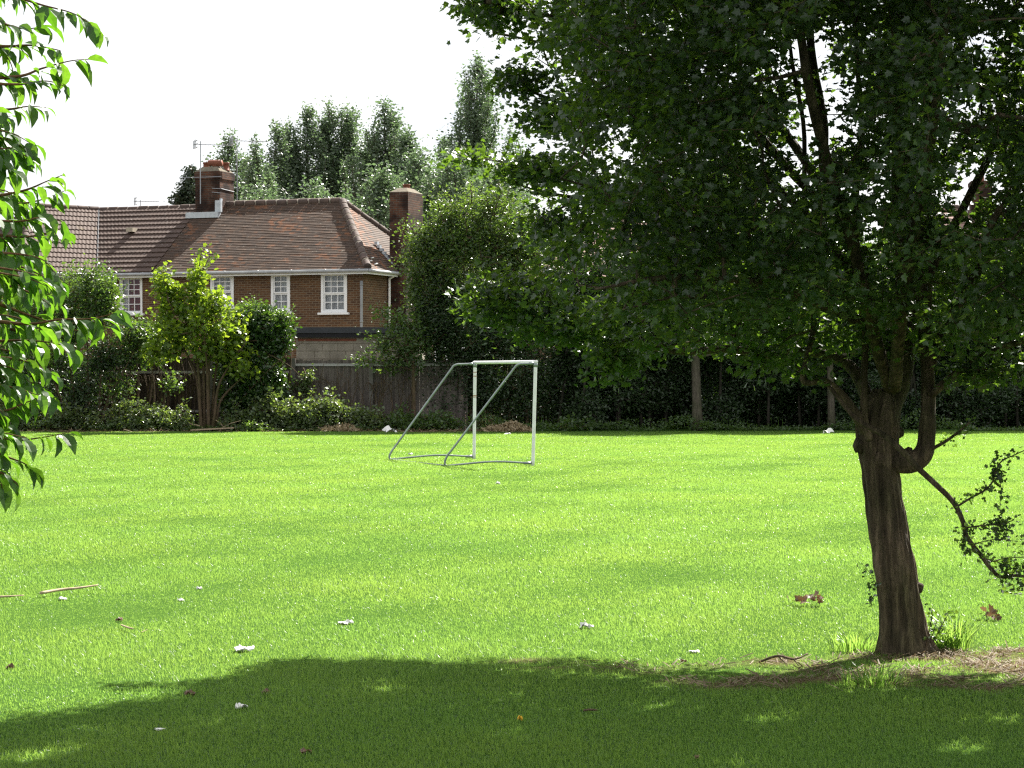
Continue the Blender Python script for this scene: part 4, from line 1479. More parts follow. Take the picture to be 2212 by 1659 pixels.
def aerial(label, base, h, boom_dir, boom_z, boom_len, extra=True):
    r_ = thing("television_aerial", base, label, "aerial", "aerials on the terrace roofs")
    b = MB()
    tube(b, [(0, 0, 0), (0, 0, h * .5), (0, 0, h)], .018, 6)
    b.build("mast", M["metal"], r_)
    a = MB()
    d = unit(np.array([*boom_dir, 0.0]))
    sd = np.array([-d[1], d[0], 0])
    c = np.array([0, 0, boom_z])
    tube(a, [c - d * .25, c + d * boom_len], .012, 5)
    for t in np.linspace(0, boom_len, 8):
        tube(a, [c + d * t - sd * .2, c + d * t + sd * .2], .006, 4)
    for s in (-.12, 0, .12):
        tube(a, [c - d * .2 + [0, 0, s] - sd * .3 + d * .05, c - d * .2 + [0, 0, s] + sd * .3 + d * .05], .014, 4)
        tube(a, [c - d * .2 + [0, 0, -.14] + sd * s * 2, c - d * .2 + [0, 0, .14] + sd * s * 2], .014, 4)
    a.build("antenna", M["metal"], r_)
    a = MB()
    if extra:
        c2 = np.array([0, 0, boom_z - 1.15])
        tube(a, [c2 - [.75, 0, 0], c2 + [.72, 0, .04]], .012, 5)
        tube(a, [c2 + [-.3, -.2, 0], c2 + [-.3, .2, 0]], .01, 5)
        a.build("cross_rod", M["metal"], r_)
    return r_


RA = Matrix.Rotation(-TH, 3, "Z")


def hw(x_, y_, z_):
    return OA + np.array(RA @ Vector((x_, y_, z_)))


aerial("tall aerial with crossed rods on the party chimney beside the pots", P(433, 440, 73.4), float(P(433, 305, 73.4)[2] - P(433, 440, 73.4)[2]), (.9, .3), float(P(433, 312, 73.4)[2] - P(433, 440, 73.4)[2]), 1.1)
aerial("aerial rising behind the party chimney against the poplars", P(512, 440, 74.4), float(P(510, 298, 74.4)[2] - P(512, 440, 74.4)[2]), (.9, .3), float(P(510, 304, 74.4)[2] - P(512, 440, 74.4)[2]), 1.0, False)
aerial("tiny distant aerial peeping over the brown ridge", P(303, 452, 80), float(P(303, 432, 80)[2] - P(303, 452, 80)[2]), (.9, .2), float(P(303, 435, 80)[2] - P(303, 452, 80)[2]), .7, False)

# --- middle house with concrete tiles
BE = R(60)
RLx = -11.65
tanh = math.tan(BE / 2)
ELx = RLx + (HB + OV) * tanh       # eave end of the valley
WLx = RLx + HB * tanh              # wall end of the valley
hB = thing("brick_house", OA, "middle brick house under brown ribbed tiles with a red curtained window", "house", "terrace of brick houses", rz=-TH)
wm = MB()
wall_front(wm, WLx, PARTY, 0, EZ, 0, [(xw["w1a"], xw["w1b"], zw["w1b"], EZ - .10)])
wm.build("wall", M["brick"], hB)
wm = MB()
V = np.array([[PARTY, DEP, 0], [RLx - 1.5, DEP, 0], [RLx - 1.5, DEP, EZ], [PARTY, DEP, EZ]])
wm.add(V, np.array([[0, 1, 2, 3]]), uv=[V[None][:, :, [0, 2]]])
wm.build("rear_wall", M["brick"], hB)
im = MB()
box(im, (WLx + .3, 0.35, .1), (PARTY - .06, DEP - .3, EZ - .05))
im.build("interior", M["darkroom"], hB)
rm = MB()
roof_plane(rm, (ELx, eF, EZ), (PARTY - .01, eF, EZ), (RLx, HB, RZ_ - .02), (PARTY - .01, HB, RZ_ - .02), 0.30, 0.05, wave=.006, wl=.15)
roof_plane(rm, (PARTY, eB, EZ), (RLx - 1.9, eB, EZ), (PARTY, HB, RZ_ - .02), (RLx, HB, RZ_ - .02), 0.30, 0.03, uoff=30)
roofB = rm.build("roof", M["concrete_tile"], hB)
rg = MB()
ridge_run(rg, (RLx, HB, RZ_ - .05), (PARTY, HB, RZ_ - .05), .09)
rg.build("ridge_tiles", M["ridge"], roofB, smooth=True)
va = MB()
tube(va, [(ELx, eF, EZ + .02), (RLx, HB, RZ_)], .035, 8)
va.build("valley_gutter", M["felt"], roofB)
vt = MB()
sx = (facade_x(333) + 0.35)
tt_ = .60
yv, zv = eF + (HB - eF) * tt_, EZ + rise * tt_
box(vt, (-9.62, yv - .22, zv + .02), (-9.36, yv + .12, zv + .16))
vt.build("vent_tile", plain("vent_tile", (.42, .36, .28), .7, .3), roofB)
fb = MB()
box(fb, (ELx, eF + .03, EZ - .17), (PARTY - .003, eF + .06, EZ - .005))
fb.build("fascia", M["whitepaint"], hB)
gutter(hB, ELx + .05, PARTY - .02, eF - .03, EZ - .06, M["guttergrey"])
sash_window(hB, xw["w1a"], xw["w1b"], zw["w1b"], EZ - .10, 3, 3, 2, .06, half_red=True)

# --- left wing, turned towards the field
jv = OA + np.array(RA @ Vector((RLx, HB, 0)))
TC = BE - TH
hC = thing("brick_house", jv, "angled brick house wing under grey-brown ribbed tiles, half hidden by the cherry leaves", "house", "terrace of brick houses", rz=TC)
# local axes: x to the right along the ridge (0 at the valley), y into the house
LC = 2.6
rm = MB()
tv = (HB + OV) * tanh
roof_plane(rm, (-LC - 2.3, -HB - OV, EZ), (-tv, -HB - OV, EZ), (-LC, 0, RZ_ - .02), (0, 0, RZ_ - .02), 0.30, 0.036, wave=.011, wl=.15)
roof_plane(rm, (-LC - 2.3, HB + OV, EZ), (-LC - 2.3, -HB - OV, EZ), (-LC, .001, RZ_ - .02), (-LC, 0, RZ_ - .02), 0.30, 0.036, wave=.011, wl=.15)
roof_plane(rm, (tv, HB + OV, EZ), (-LC - 2.3, HB + OV, EZ), (0, 0, RZ_ - .02), (-LC, 0, RZ_ - .02), 0.30, 0.03)
roofC = rm.build("roof", M["concrete_tile"], hC)
rg = MB()
ridge_run(rg, (-LC, 0, RZ_ - .04), (0, 0, RZ_ - .04), .11)
ridge_run(rg, (-LC, 0, RZ_ - .04), (-LC - 2.27, -HB - OV + .03, EZ), .11)
rg.build("ridge_tiles", M["ridge"], roofC, smooth=True)
wm = MB()
tw = HB * tanh
for q in ([[-LC - 2.0, -HB, 0], [-tw, -HB, 0], [-tw, -HB, EZ], [-LC - 2.0, -HB, EZ]], [[-LC - 2, HB, 0], [-LC - 2, -HB, 0], [-LC - 2, -HB, EZ], [-LC - 2, HB, EZ]]):
    V = np.array(q, float)
    wm.add(V, np.array([[0, 1, 2, 3]]), uv=[np.stack([V[:, 0] + V[:, 1], V[:, 2]], 1)[None]])
wm.build("wall", M["brick"], hC)
fb = MB()
box(fb, (-LC - 2.25, -HB - OV + .03, EZ - .17), (-tv - .02, -HB - OV + .06, EZ - .005))
fb.build("fascia", M["whitepaint"], hC)
gutter(hC, -LC - 2.3, -tv - .08, -HB - OV - .03, EZ - .06, M["guttergrey"])
vt = MB()
box(vt, (-3.0, -1.55, EZ + 1.42), (-2.7, -1.2, EZ + 1.58))
vt.build("vent_tile", plain("vent_tile_pale", (.6, .56, .5), .7, .3), roofC)


# --- far house behind the hedge on the right
def far_house(label, base, rz, wd, dep, ez, rz_, chim):
    h = thing("brick_house", base, label, "house", "houses behind the hedge", rz=rz)
    b = MB()
    box(b, (0, 0, 0), (wd, dep, ez))
    b.build("wall", M["brick"], h)
    r_ = MB()
    hh = dep / 2
    roof_plane(r_, (-.3, -.3, ez), (wd + .3, -.3, ez), (hh, hh, rz_), (wd - hh, hh, rz_), .3, .035)
    roof_plane(r_, (wd + .3, -.3, ez), (wd + .3, dep + .3, ez), (wd - hh, hh, rz_), (wd - hh, hh + .001, rz_), .3, .035)
    roof_plane(r_, (-.3, dep + .3, ez), (-.3, -.3, ez), (hh, hh + .001, rz_), (hh, hh, rz_), .3, .035)
    roof_plane(r_, (wd + .3, dep + .3, ez), (-.3, dep + .3, ez), (wd - hh, hh, rz_), (hh, hh, rz_), .3, .035)
    ro = r_.build("roof", M["pinkroof"], h)
    g = MB()
    ridge_run(g, (hh, hh, rz_), (wd - hh, hh, rz_), .12)
    ridge_run(g, (hh, hh, rz_), (-.28, -.28, ez), .12)
    ridge_run(g, (wd - hh, hh, rz_), (wd + .28, -.28, ez), .12)
    g.build("ridge_tiles", M["ridge"], ro, smooth=True)
    if chim:
        c = MB()
        box(c, (wd * .62, hh - .4, rz_ - 1), (wd * .62 + .8, hh + .4, rz_ + 1.0))
        box(c, (wd * .62 - .05, hh - .45, rz_ + .8), (wd * .62 + .85, hh + .45, rz_ + .95))
        co = c.build("chimney", M["chimbrick"], h)
        p_ = MB()
        pot(p_, (wd * .62 + .4, hh, rz_ + 1.0), .13, .4)
        p_.build("chimney_pot", M["terracotta"], co)
    wn = MB()
    for xw_ in (wd * .2, wd * .6):
        box(wn, (xw_, -.03, ez - 1.5), (xw_ + 1.2, .03, ez - .2))
        wo_ = wn.build("window", M["whitepaint"], h)
        gl = MB()
        box(gl, (xw_ + .08, -.036, ez - 1.42), (xw_ + .56, -.031, ez - .28))
        box(gl, (xw_ + .64, -.036, ez - 1.42), (xw_ + 1.12, -.031, ez - .28))
        gl.build("pane", M["darkroom"], wo_)
        wn = MB()
    return h


bx = P(1215, 800, 84)
far_house("pinkish roofed house glimpsed over the hedge between the shrub and the maple", (bx[0] - .6, 84, 0), R(8), 9, 7, 5.3, 7.9, False)
bx = P(2000, 800, 80)
far_house("house roof with a chimney glimpsed through the maple branches", (bx[0] - 3, 80, 0), R(-6), 8, 7, 5.2, 8.0, True)

# --- garage behind the fence
gx0, gx1 = P(640, 800, 62)[0], P(905, 800, 62)[0]
gar = thing("flat_roofed_garage", (gx0, 62, 0), "flat roofed block garage with a dark grey fascia behind the wooden fence", "garage")
gw_ = gx1 - gx0
b = MB()
box(b, (0, 0, 0), (gw_, 4.5, 2.62))
b.build("wall", M["render"], gar)
b = MB()
zt = float(P(700, 707, 62)[2])
box(b, (-.12, -.14, zt - .17), (gw_ + .12, 4.6, zt))
b.build("roof", M["felt"], gar)
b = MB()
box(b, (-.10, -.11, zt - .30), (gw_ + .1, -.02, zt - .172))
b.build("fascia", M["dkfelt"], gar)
b = MB()
for r_ in range(1):
    box(b, (.05, -.012, 2.50), (1.75, -.003, 2.575))
b.build("brick_course", M["terracotta"], gar)
b = MB()
for z_ in (1.75, 1.98, 2.21, 2.43):
    box(b, (.02, -.006, z_), (gw_ - .02, -.001, z_ + .012))
for z_, o in ((1.76, 0), (1.99, .22), (2.22, 0)):
    for q in np.arange(.3 + o, gw_, .45):
        box(b, (q, -.006, z_ + .012), (q + .012, -.001, z_ + .218))
b.build("block_joints", M["mortar"], gar)


# --- fence
def fence(label, x0, x1, y, top, rail_z, post_at, mat="fence"):
    f = thing("wooden_fence", (x0, y, 0), label, "fence", "fences along the gardens")
    b = MB()
    x_ = 0.0
    while x_ < x1 - x0:
        wb = rng.uniform(.095, .125)
        t_ = top + rng.normal(0, .012)
        box(b, (x_, rng.uniform(-.006, .006), -.03), (min(x_ + wb - .004, x1 - x0), .022, t_))
        x_ += wb
    b.build("boards", M[mat], f)
    r_ = MB()
    for z_ in rail_z:
        box(r_, (.0, -.055, z_ - .035), (x1 - x0, -.008, z_ + .035))
    r_.build("rail", M["rail"], f)
    for q in post_at:
        p_ = MB()
        box(p_, (q - x0 - .055, -.12, 0), (q - x0 + .055, -.057, top + .06))
        p_.build("post", M["concrete"], f)
    return f


FY = 59.6
xa = P(630, 800, FY)[0]
fence("weathered grey board fence with a pale top rail in front of the garage", xa, P(1010, 800, FY)[0], FY, float(P(700, 778, FY)[2]), [float(P(700, 788, FY)[2])], [P(634, 0, FY)[0], P(802, 0, FY)[0]])
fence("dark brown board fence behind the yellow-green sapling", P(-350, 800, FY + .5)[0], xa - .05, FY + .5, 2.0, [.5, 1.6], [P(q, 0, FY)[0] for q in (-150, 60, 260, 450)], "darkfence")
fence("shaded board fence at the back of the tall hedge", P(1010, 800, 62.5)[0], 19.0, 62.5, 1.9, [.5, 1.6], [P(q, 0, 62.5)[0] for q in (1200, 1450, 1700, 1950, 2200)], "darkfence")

# small slatted panel leaning at the fence, far left
b = MB()
sp0 = P(155, 905, 58.6)
for i in range(7):
    box(b, (-.42, 0, .12 + i * .1), (.42, .02, .12 + i * .1 + .045))
box(b, (-.42, .021, 0), (-.36, .05, .85))
box(b, (.36, .021, 0), (.42, .05, .85))
o = b.build("slatted_panel", M["concrete"])
o.location = (sp0[0], 58.6, 0)
tag(o, "small grey slatted panel standing among the bushes by the cherry leaves", "panel")

#@@BUSHES
# ------------------------------------------------------------------ bushes along the fence
def C(x, y, Y):
    return P(x, y, Y)


def mpx(px, Y):
    return px / F * Y


# yellow-green multi-stemmed sapling
YB = 57.9
b0 = np.array([*P(448, 915, YB)[:2], 0])
limbs = []
for x0, xe, ye, dy in ((-12, 395, 640, -.2), (-6, 425, 600, .1), (2, 460, 640, 0), (6, 500, 690, .3), (10, 530, 740, -.2), (-10, 360, 690, .2), (4, 440, 700, -.4), (12, 540, 800, .1), (-4, 390, 740, .3)):
    a = b0 + [mpx(x0, YB), dy * .2, 0]
    e = P(xe, ye, YB + dy)
    mid = a * .45 + e * .55
    mid[0] = a[0] + (e[0] - a[0]) * .25
    limbs.append(([a, a * .7 + mid * .3, mid, e], [.055, .045, .032, .010]))
YL = [(C(435, 735, YB), (mpx(88, YB), .7, mpx(48, YB)), 105), (C(415, 665, YB), (mpx(48, YB), .5, mpx(42, YB)), 42), (C(428, 618, YB), (mpx(16, YB), .3, mpx(34, YB)), 16), (C(492, 740, YB), (mpx(48, YB), .5, mpx(50, YB)), 46),
      (C(357, 625, YB), (mpx(14, YB), .3, mpx(34, YB)), 12), (C(372, 690, YB), (mpx(34, YB), .4, mpx(42, YB)), 26), (C(352, 755, YB), (mpx(40, YB), .5, mpx(30, YB)), 30), (C(522, 795, YB), (mpx(24, YB), .4, mpx(26, YB)), 14), (C(470, 668, YB), (mpx(40, YB), .4, mpx(30, YB)), 18)]
shrub("sapling_tree", "yellow-green sapling with several bare stems in front of the brick houses", "tree", b0, YL, limbs, "maple", "yellowleaf", .115, 13, .12, spikes=(46, .42), shell=.3, rtip=.008, stem="trunk", part="crown", up=.5, rmax=.03)

# tall shrub at the left, in front of the red-curtained window
YB = 58.6
b0 = np.array([*P(190, 912, YB)[:2], 0])
limbs = [([b0 + [d, 0, 0], b0 + [d * 1.5, .1, .8], P(xe, ye, YB + dy)], [.05, .035, .01]) for d, xe, ye, dy in ((-.25, 130, 640, 0), (0, 185, 600, .2), (.2, 225, 640, -.1), (.35, 290, 760, -.2), (-.5, 70, 700, .2), (-.7, 20, 740, 0))]
SL = [(C(170, 650, YB), (mpx(65, YB), .8, mpx(75, YB)), 150), (C(215, 620, YB), (mpx(35, YB), .6, mpx(50, YB)), 45), (C(110, 700, YB), (mpx(80, YB), .8, mpx(70, YB)), 130), (C(30, 720, YB), (mpx(80, YB), .8, mpx(90, YB)), 120), (C(240, 668, YB), (mpx(22, YB), .4, mpx(35, YB)), 24)]
shrub("garden_shrub", "tall mid-green shrub rising beside the cherry leaves to the eaves of the brown roof", "shrub", b0, SL, limbs, "small", "shrubleaf", .10, 26, .14, shell=.4, rtip=.007, up=.4)
# lower dark tangle left
YB = 58.9
b0 = np.array([*P(120, 915, YB)[:2], 0])
limbs = [([b0 + [d, 0, 0], b0 + [d * 1.2, .1, .6], P(xe, ye, YB)], [.04, .03, .01]) for d, xe, ye in ((-.4, 60, 770), (0, 130, 760), (.5, 215, 780), (1.0, 250, 800), (-1.2, -40, 780))]
SL = [(C(130, 820, YB), (mpx(110, YB), .5, mpx(70, YB)), 200), (C(0, 830, YB), (mpx(110, YB), .5, mpx(85, YB)), 170), (C(235, 770, YB), (mpx(55, YB), .4, mpx(35, YB)), 60), (C(180, 870, YB - .3), (mpx(40, YB), .3, mpx(35, YB)), 50)]
shrub("dark_bush", "dark glossy bush below the tall shrub near the slatted panel", "bush", b0, SL, limbs, "small", "darkleaf", .095, 26, .13, shell=.4, up=.4)
# bush between tall shrub and sapling with dead stems
YB = 58.8
b0 = np.array([*P(265, 912, YB)[:2], 0])
limbs = [([P(xa_, 912, YB) * [1, 1, 0], P((xa_ + xe) / 2 + 6, (912 + ye) / 2, YB), P(xe, ye, YB - .1)], [.03, .022, .008]) for xa_, xe, ye in
         ((222, 240, 770), (232, 262, 760), (262, 285, 745), (285, 300, 800), (310, 330, 790), (330, 325, 780), (345, 360, 770), (240, 230, 820))]
SL = [(C(295, 722, YB), (mpx(55, YB), .5, mpx(28, YB)), 70), (C(300, 765, YB), (mpx(70, YB), .4, mpx(20, YB)), 45), (C(375, 825, YB), (mpx(18, YB), .3, mpx(25, YB)), 12), (C(255, 830, YB - .2), (mpx(30, YB), .3, mpx(35, YB)), 20)]
shrub("leggy_bush", "leggy bush with bare tangled stems between the tall shrub and the sapling", "bush", b0, SL, limbs, "ivy", "shrubleaf", .085, 18, .13, shell=.3, up=.4)

# ivy mound on the fence
YB = 59.0
b0 = np.array([*P(575, 915, YB)[:2], 0])
limbs = [([b0 + [d, .1, 0], b0 + [d, .2, 1.0], P(xe, ye, YB + .2)], [.05, .04, .015]) for d, xe, ye in ((-.5, 540, 730), (0, 575, 700), (.4, 610, 720), (.6, 630, 760))]
limbs.append(([P(500, 890, YB - .4), P(560, 820, YB - .6), P(625, 760, YB - .5), P(660, 735, YB - .4)], [.012, .014, .014, .008]))
limbs.append(([P(580, 765, YB - .6), P(625, 790, YB - .7), P(655, 820, YB - .6)], [.014, .012, .008]))
SL = [(C(550, 770, YB), (mpx(58, YB), .7, mpx(105, YB)), 300), (C(562, 708, YB), (mpx(62, YB), .7, mpx(44, YB)), 190), (C(510, 820, YB), (mpx(40, YB), .5, mpx(80, YB)), 130), (C(598, 728, YB), (mpx(32, YB), .6, mpx(36, YB)), 70), (C(575, 850, YB), (mpx(48, YB), .5, mpx(60, YB)), 130)]
shrub("ivy_mound", "dark round mound of ivy smothering the fence next to the garage", "ivy", b0, SL, limbs, "ivy", "ivyleaf", .085, 24, .11, spikes=(30, .2), shell=.72, up=.35, droop=.5, step=.5)
# sunlit growth on top of the mound
YB = 59.1
b0 = np.array([*P(560, 700, YB)[:2], 1.2])
limbs = [([P(x_, 720, YB), P(x_ + 5, 690, YB), P(x_ + 8, ye, YB)], [.02, .015, .006]) for x_, ye in ((520, 668), (550, 655), (580, 660), (610, 672), (632, 680))]
SL = [(C(560, 688, YB), (mpx(66, YB), .6, mpx(22, YB)), 90), (C(530, 678, YB), (mpx(36, YB), .5, mpx(24, YB)), 40)]
shrub("climber_top", "sunlit leafy climber crowning the ivy mound below the windows", "climber", b0, SL, limbs, "small", "shrubleaf", .10, 18, .11, shell=.3, up=.5)

# elder over the garage and fence
YB = 59.0
b0 = np.array([*P(895, 925, YB)[:2], 0])
limbs = [([b0, P(893, 830, YB), P(890, 770, YB), P(862, 700, YB), P(822, 665, YB)], [.055, .05, .04, .025, .006]), ([P(890, 790, YB), P(850, 760, YB), P(790, 755, YB - .2)], [.03, .02, .006]),
         ([P(890, 775, YB), P(850, 735, YB), P(790, 728, YB)], [.03, .02, .006]), ([P(890, 765, YB), P(900, 720, YB), P(895, 665, YB + .2)], [.03, .02, .006]), ([P(893, 800, YB), P(850, 790, YB - .1), P(770, 780, YB - .3)], [.02, .014, .005])]
SL = [(C(850, 755, YB), (mpx(62, YB), .5, mpx(26, YB)), 58), (C(868, 705, YB), (mpx(28, YB), .4, mpx(28, YB)), 28), (C(828, 672, YB), (mpx(14, YB), .3, mpx(14, YB)), 8), (C(895, 740, YB), (mpx(30, YB), .5, mpx(50, YB)), 45), (C(790, 775, YB - .2), (mpx(24, YB), .3, mpx(10, YB)), 10),
      (C(860, 790, YB), (mpx(45, YB), .4, mpx(12, YB)), 14)]
shrub("elder_tree", "spiky light green elder on a thin straight trunk in front of the garage corner", "tree", b0, SL, limbs, "small", "shrubleaf", .13, 11, .13, spikes=(14, .35), shell=.2, rtip=.007, up=.5, stem="trunk", part="crown", rmax=.02)

# dead vine stems over the boards
def vine_tangle(label, xa_, xb_, ya, yb, Yv, n):
    b0 = np.array([*P((xa_ + xb_) / 2, 920, Yv)[:2], 0])
    m = MB()
    for _ in range(n):
        x0 = rng.uniform(xa_, xb_)
        x1 = x0 + rng.normal(0, (xb_ - xa_) * .10)
        pts = [P(x0, yb, Yv + rng.uniform(-.05, .05)), P(x0 + rng.normal(0, 6), yb - (yb - ya) * .35, Yv), P((x0 + x1) / 2 + rng.normal(0, 9), yb - (yb - ya) * .7, Yv + rng.uniform(-.12, .03)), P(x1, ya + rng.uniform(-8, 60), Yv)]
        s2 = smooth_path(pts, 5)
        tube(m, s2, lerp_rad([rng.uniform(.008, .018), .006], len(s2)), 5)
    o = rebase(m, b0).build("vine_tangle", M["twig"])
    o.location = b0
    return tag(o, label, "vine", "vine stems on the fences")


vine_tangle("thin dead vine stems over the grey boards in front of the garage", 655, 900, 790, 912, 59.42, 46)
vine_tangle("brown tangle of dead vine stems over the dark fence beside the sapling", 200, 420, 770, 912, 59.5, 70)

# hanging dead ivy spray on the fence
YB = 59.3
b0 = P(655, 795, YB)
limbs = [([b0, P(660, 815, YB - .1), P(652, 850, YB - .1), P(648, 885, YB - .1)], [.02, .03, .025, .008])]
shrub("ivy_spray", "pale drooping spray of ivy hanging on the board fence", "ivy", b0, [(C(660, 825, YB - .15), (mpx(16, YB), .15, mpx(26, YB)), 32), (C(657, 855, YB - .15), (mpx(8, YB), .1, mpx(22, YB)), 12)], limbs, "ivy", "bramble", .075, 9, .06, shell=.2, up=.4, droop=.8)

# big shrub by the house's chimney
YB = 60.0
b0 = np.array([*P(1010, 920, YB)[:2], 0])
limbs = [([b0 + [d, dy, 0], b0 + [d * 1.3, dy, 1.5], P(xe, ye, YB + dy)], [.09, .07, .02]) for d, xe, ye, dy in ((-.6, 940, 520, 0), (-.2, 985, 460, .3), (.3, 1060, 450, 0), (.8, 1120, 500, .4), (1.0, 1160, 560, 0), (-.8, 900, 640, .2))]
SL = [(C(1010, 580, YB + .2), (mpx(110, YB), 1.2, mpx(110, YB)), 420), (C(990, 500, YB + .2), (mpx(75, YB), 1.0, mpx(62, YB)), 180), (C(1080, 520, YB + .3), (mpx(95, YB), 1.0, mpx(70, YB)), 220), (C(930, 610, YB), (mpx(45, YB), .8, mpx(70, YB)), 110),
      (C(1130, 600, YB + .2), (mpx(80, YB), 1.0, mpx(90, YB)), 220), (C(912, 560, YB + .1), (mpx(30, YB), .5, mpx(80, YB)), 90), (C(912, 660, YB), (mpx(30, YB), .6, mpx(60, YB)), 80), (C(1060, 440, YB + .2), (mpx(60, YB), .5, mpx(14, YB)), 30)]
shrub("hawthorn_tree", "tall bushy tree with sunlit pale tips covering the chimney side of the end house", "tree", b0, SL, limbs, "small", "hawleaf", .10, 22, .15, spikes=(120, .55), shell=.55, rtip=.008, step=.5, up=.45, stem="trunk", part="crown")
# dark lower mass under it
YB = 59.8
b0 = np.array([*P(1000, 925, YB)[:2], 0])
limbs = [([P(x_, 925, YB) * [1, 1, 0], P(x_ + rng.uniform(-8, 8), 830, YB), P(x_ + rng.uniform(-15, 15), 700, YB)], [.05, .04, .015]) for x_ in (930, 955, 990, 1020, 1060, 1100, 1140)]
SL = [(C(1010, 720, YB), (mpx(110, YB), .9, mpx(95, YB)), 420), (C(960, 680, YB), (mpx(62, YB), .8, mpx(85, YB)), 200), (C(1090, 790, YB), (mpx(110, YB), .8, mpx(90, YB)), 360), (C(990, 840, YB + .3), (mpx(95, YB), .7, mpx(70, YB)), 220), (C(1100, 860, YB + .3), (mpx(100, YB), .7, mpx(55, YB)), 200)]
shrub("evergreen_bush", "broad black-green evergreen bush behind the football goal", "bush", b0, SL, limbs, "small", "darkleaf", .095, 24, .15, shell=.5, step=.5, up=.4)

# the tall hedge trees behind the maple, one by one
hedge = [
    (1235, 545, 95, "dark hedge tree just beyond the goal's upright, beneath the pinkish roof", [(1235, -30), (1250, 10), (1215, 20)]),
    (1345, 520, 90, "dark hedge tree with a crooked stem between the goal and the straight grey trunk", [(1325, 0), (1340, 15)]),
    (1440, 540, 85, "dark hedge tree with a sheaf of thin stems next to the straight grey trunk", [(1400, 0), (1385, -20), (1415, 12), (1430, 5)]),
    (1530, 520, 95, "dark hedge tree with thin stems on the maple side of the straight grey trunk", [(1560, 0), (1580, 15), (1545, -5)]),
    (1640, 530, 90, "dark leafy hedge tree drooping low, between the straight grey trunk and the pale leaning trunk", [(1640, 0), (1665, 10)]),
    (1745, 520, 85, "dark hedge tree touching the pale leaning trunk on its goal side", [(1740, 0), (1760, 4)]),
    (1850, 500, 95, "dark hedge tree hidden behind the maple's trunk", [(1850, 0), (1880, 8)]),
    (1965, 480, 95, "dark hedge tree filling the gap right of the maple's upright limb", [(1960, 0), (1990, -5)]),
    (2075, 500, 90, "dark hedge tree behind the maple's leafy low branch, with thin stems", [(2060, 0), (2090, 8), (2110, -4)]),
    (2185, 470, 95, "rightmost dark hedge tree in the picture", [(2170, 0), (2210, 6)]),
    (2310, 500, 110, "hedge tree beyond the picture's edge", [(2300, 0)]),
]
for hxp, ty, hwp, lab, stems in hedge:
    YB = 60.2 + rng.uniform(-.3, .5)
    b0 = np.array([*P(hxp, 920, YB)[:2], 0])
    limbs = []
    for sx_, ln_ in stems:
        y_ = YB - rng.uniform(-.3, .5)
        sx_ = sx_ + rng.uniform(-14, 14)
        ln_ = ln_ + rng.uniform(-18, 18)
        limbs.append(([P(sx_, 900, y_) * [1, 1, 0], P(sx_ + ln_ * .4, 830, y_), P(sx_ + ln_, 760, y_ + .1), P(sx_ + ln_ * 1.6, 640, YB + .2)], [.045, .036, .03, .012]))
    SL = [(C(hxp, (ty + 770) / 2, YB + .3), (mpx(hwp * .72, YB), 1.3, mpx((770 - ty) / 2, YB)), 380), (C(hxp + 20, 740, YB + .3), (mpx(hwp * .7, YB), .9, mpx(60, YB)), 200), (C(hxp, 835, YB + .8), (mpx(hwp * .8, YB), .8, mpx(85, YB)), 420),
          (C(hxp + rng.uniform(-30, 30), 690, YB - .2), (mpx(hwp * .6, YB), .8, mpx(50, YB)), 130), (C(hxp + rng.uniform(-25, 25), 800, YB + .3), (mpx(hwp * .5, YB), .5, mpx(50, YB)), 90)]
    for q in range(3):
        if rng.random() < .75:
            SL.append((C(hxp + rng.uniform(-45, 45), rng.uniform(800, 905), YB - rng.uniform(.2, .9)), (mpx(rng.uniform(18, 45), YB), .35, mpx(rng.uniform(14, 40), YB)), int(rng.uniform(25, 70))))
    shrub("hedge_tree", lab, "tree", b0, SL, limbs, "small", "darkleaf", .11, 20, .17, "darkbark", "trees of the tall hedge", shell=.5, rtip=.008, step=.6, stem="trunk", part="crown", up=.45)
# the straight grey trunk and the leaning one in front of the hedge
for bx_, wd_, lab, top in ((1507, 20, "tree with a straight thick grey trunk standing in front of the dark hedge", (1500, 560)), (1797, 15, "tree with a pale leaning trunk in front of the hedge, left of the maple", (1785, 560))):
    YB = 58.4 if bx_ < 1600 else 59.0
    b0 = np.array([*P(bx_, 925, YB)[:2], 0])
    limbs = [([b0, P(bx_ - 2, 860, YB), P(bx_ - 4, 790, YB), P(bx_ - 6, 720, YB), P(*top, YB + .3)], [mpx(wd_ * .62, YB), mpx(wd_ / 2, YB), mpx(wd_ * .46, YB), mpx(wd_ * .42, YB), .05]),
             ([P(bx_ - 4, 770, YB), P(bx_ + 30, 765, YB - .2), P(bx_ + 70, 745, YB - .4)], [.05, .04, .012]), ([P(bx_ - 6, 740, YB), P(bx_ - 50, 690, YB), P(bx_ - 90, 650, YB)], [.07, .05, .015])]
    SL = [(C(bx_ - 10, 610, YB + .2), (mpx(110, YB), 1.5, mpx(85, YB)), 380), (C(bx_ - 60, 740, YB + .2), (mpx(45, YB), .6, mpx(26, YB)), 50), (C(bx_ + 50, 690, YB), (mpx(70, YB), .8, mpx(45, YB)), 110)]
    shrub("grey_trunked_tree", lab, "tree", b0, SL, limbs, "small", "darkleaf", .11, 18, .18, "bark2", "single trunks before the hedge", shell=.4, rtip=.008, step=.6, stem="trunk", part="crown", up=.45)

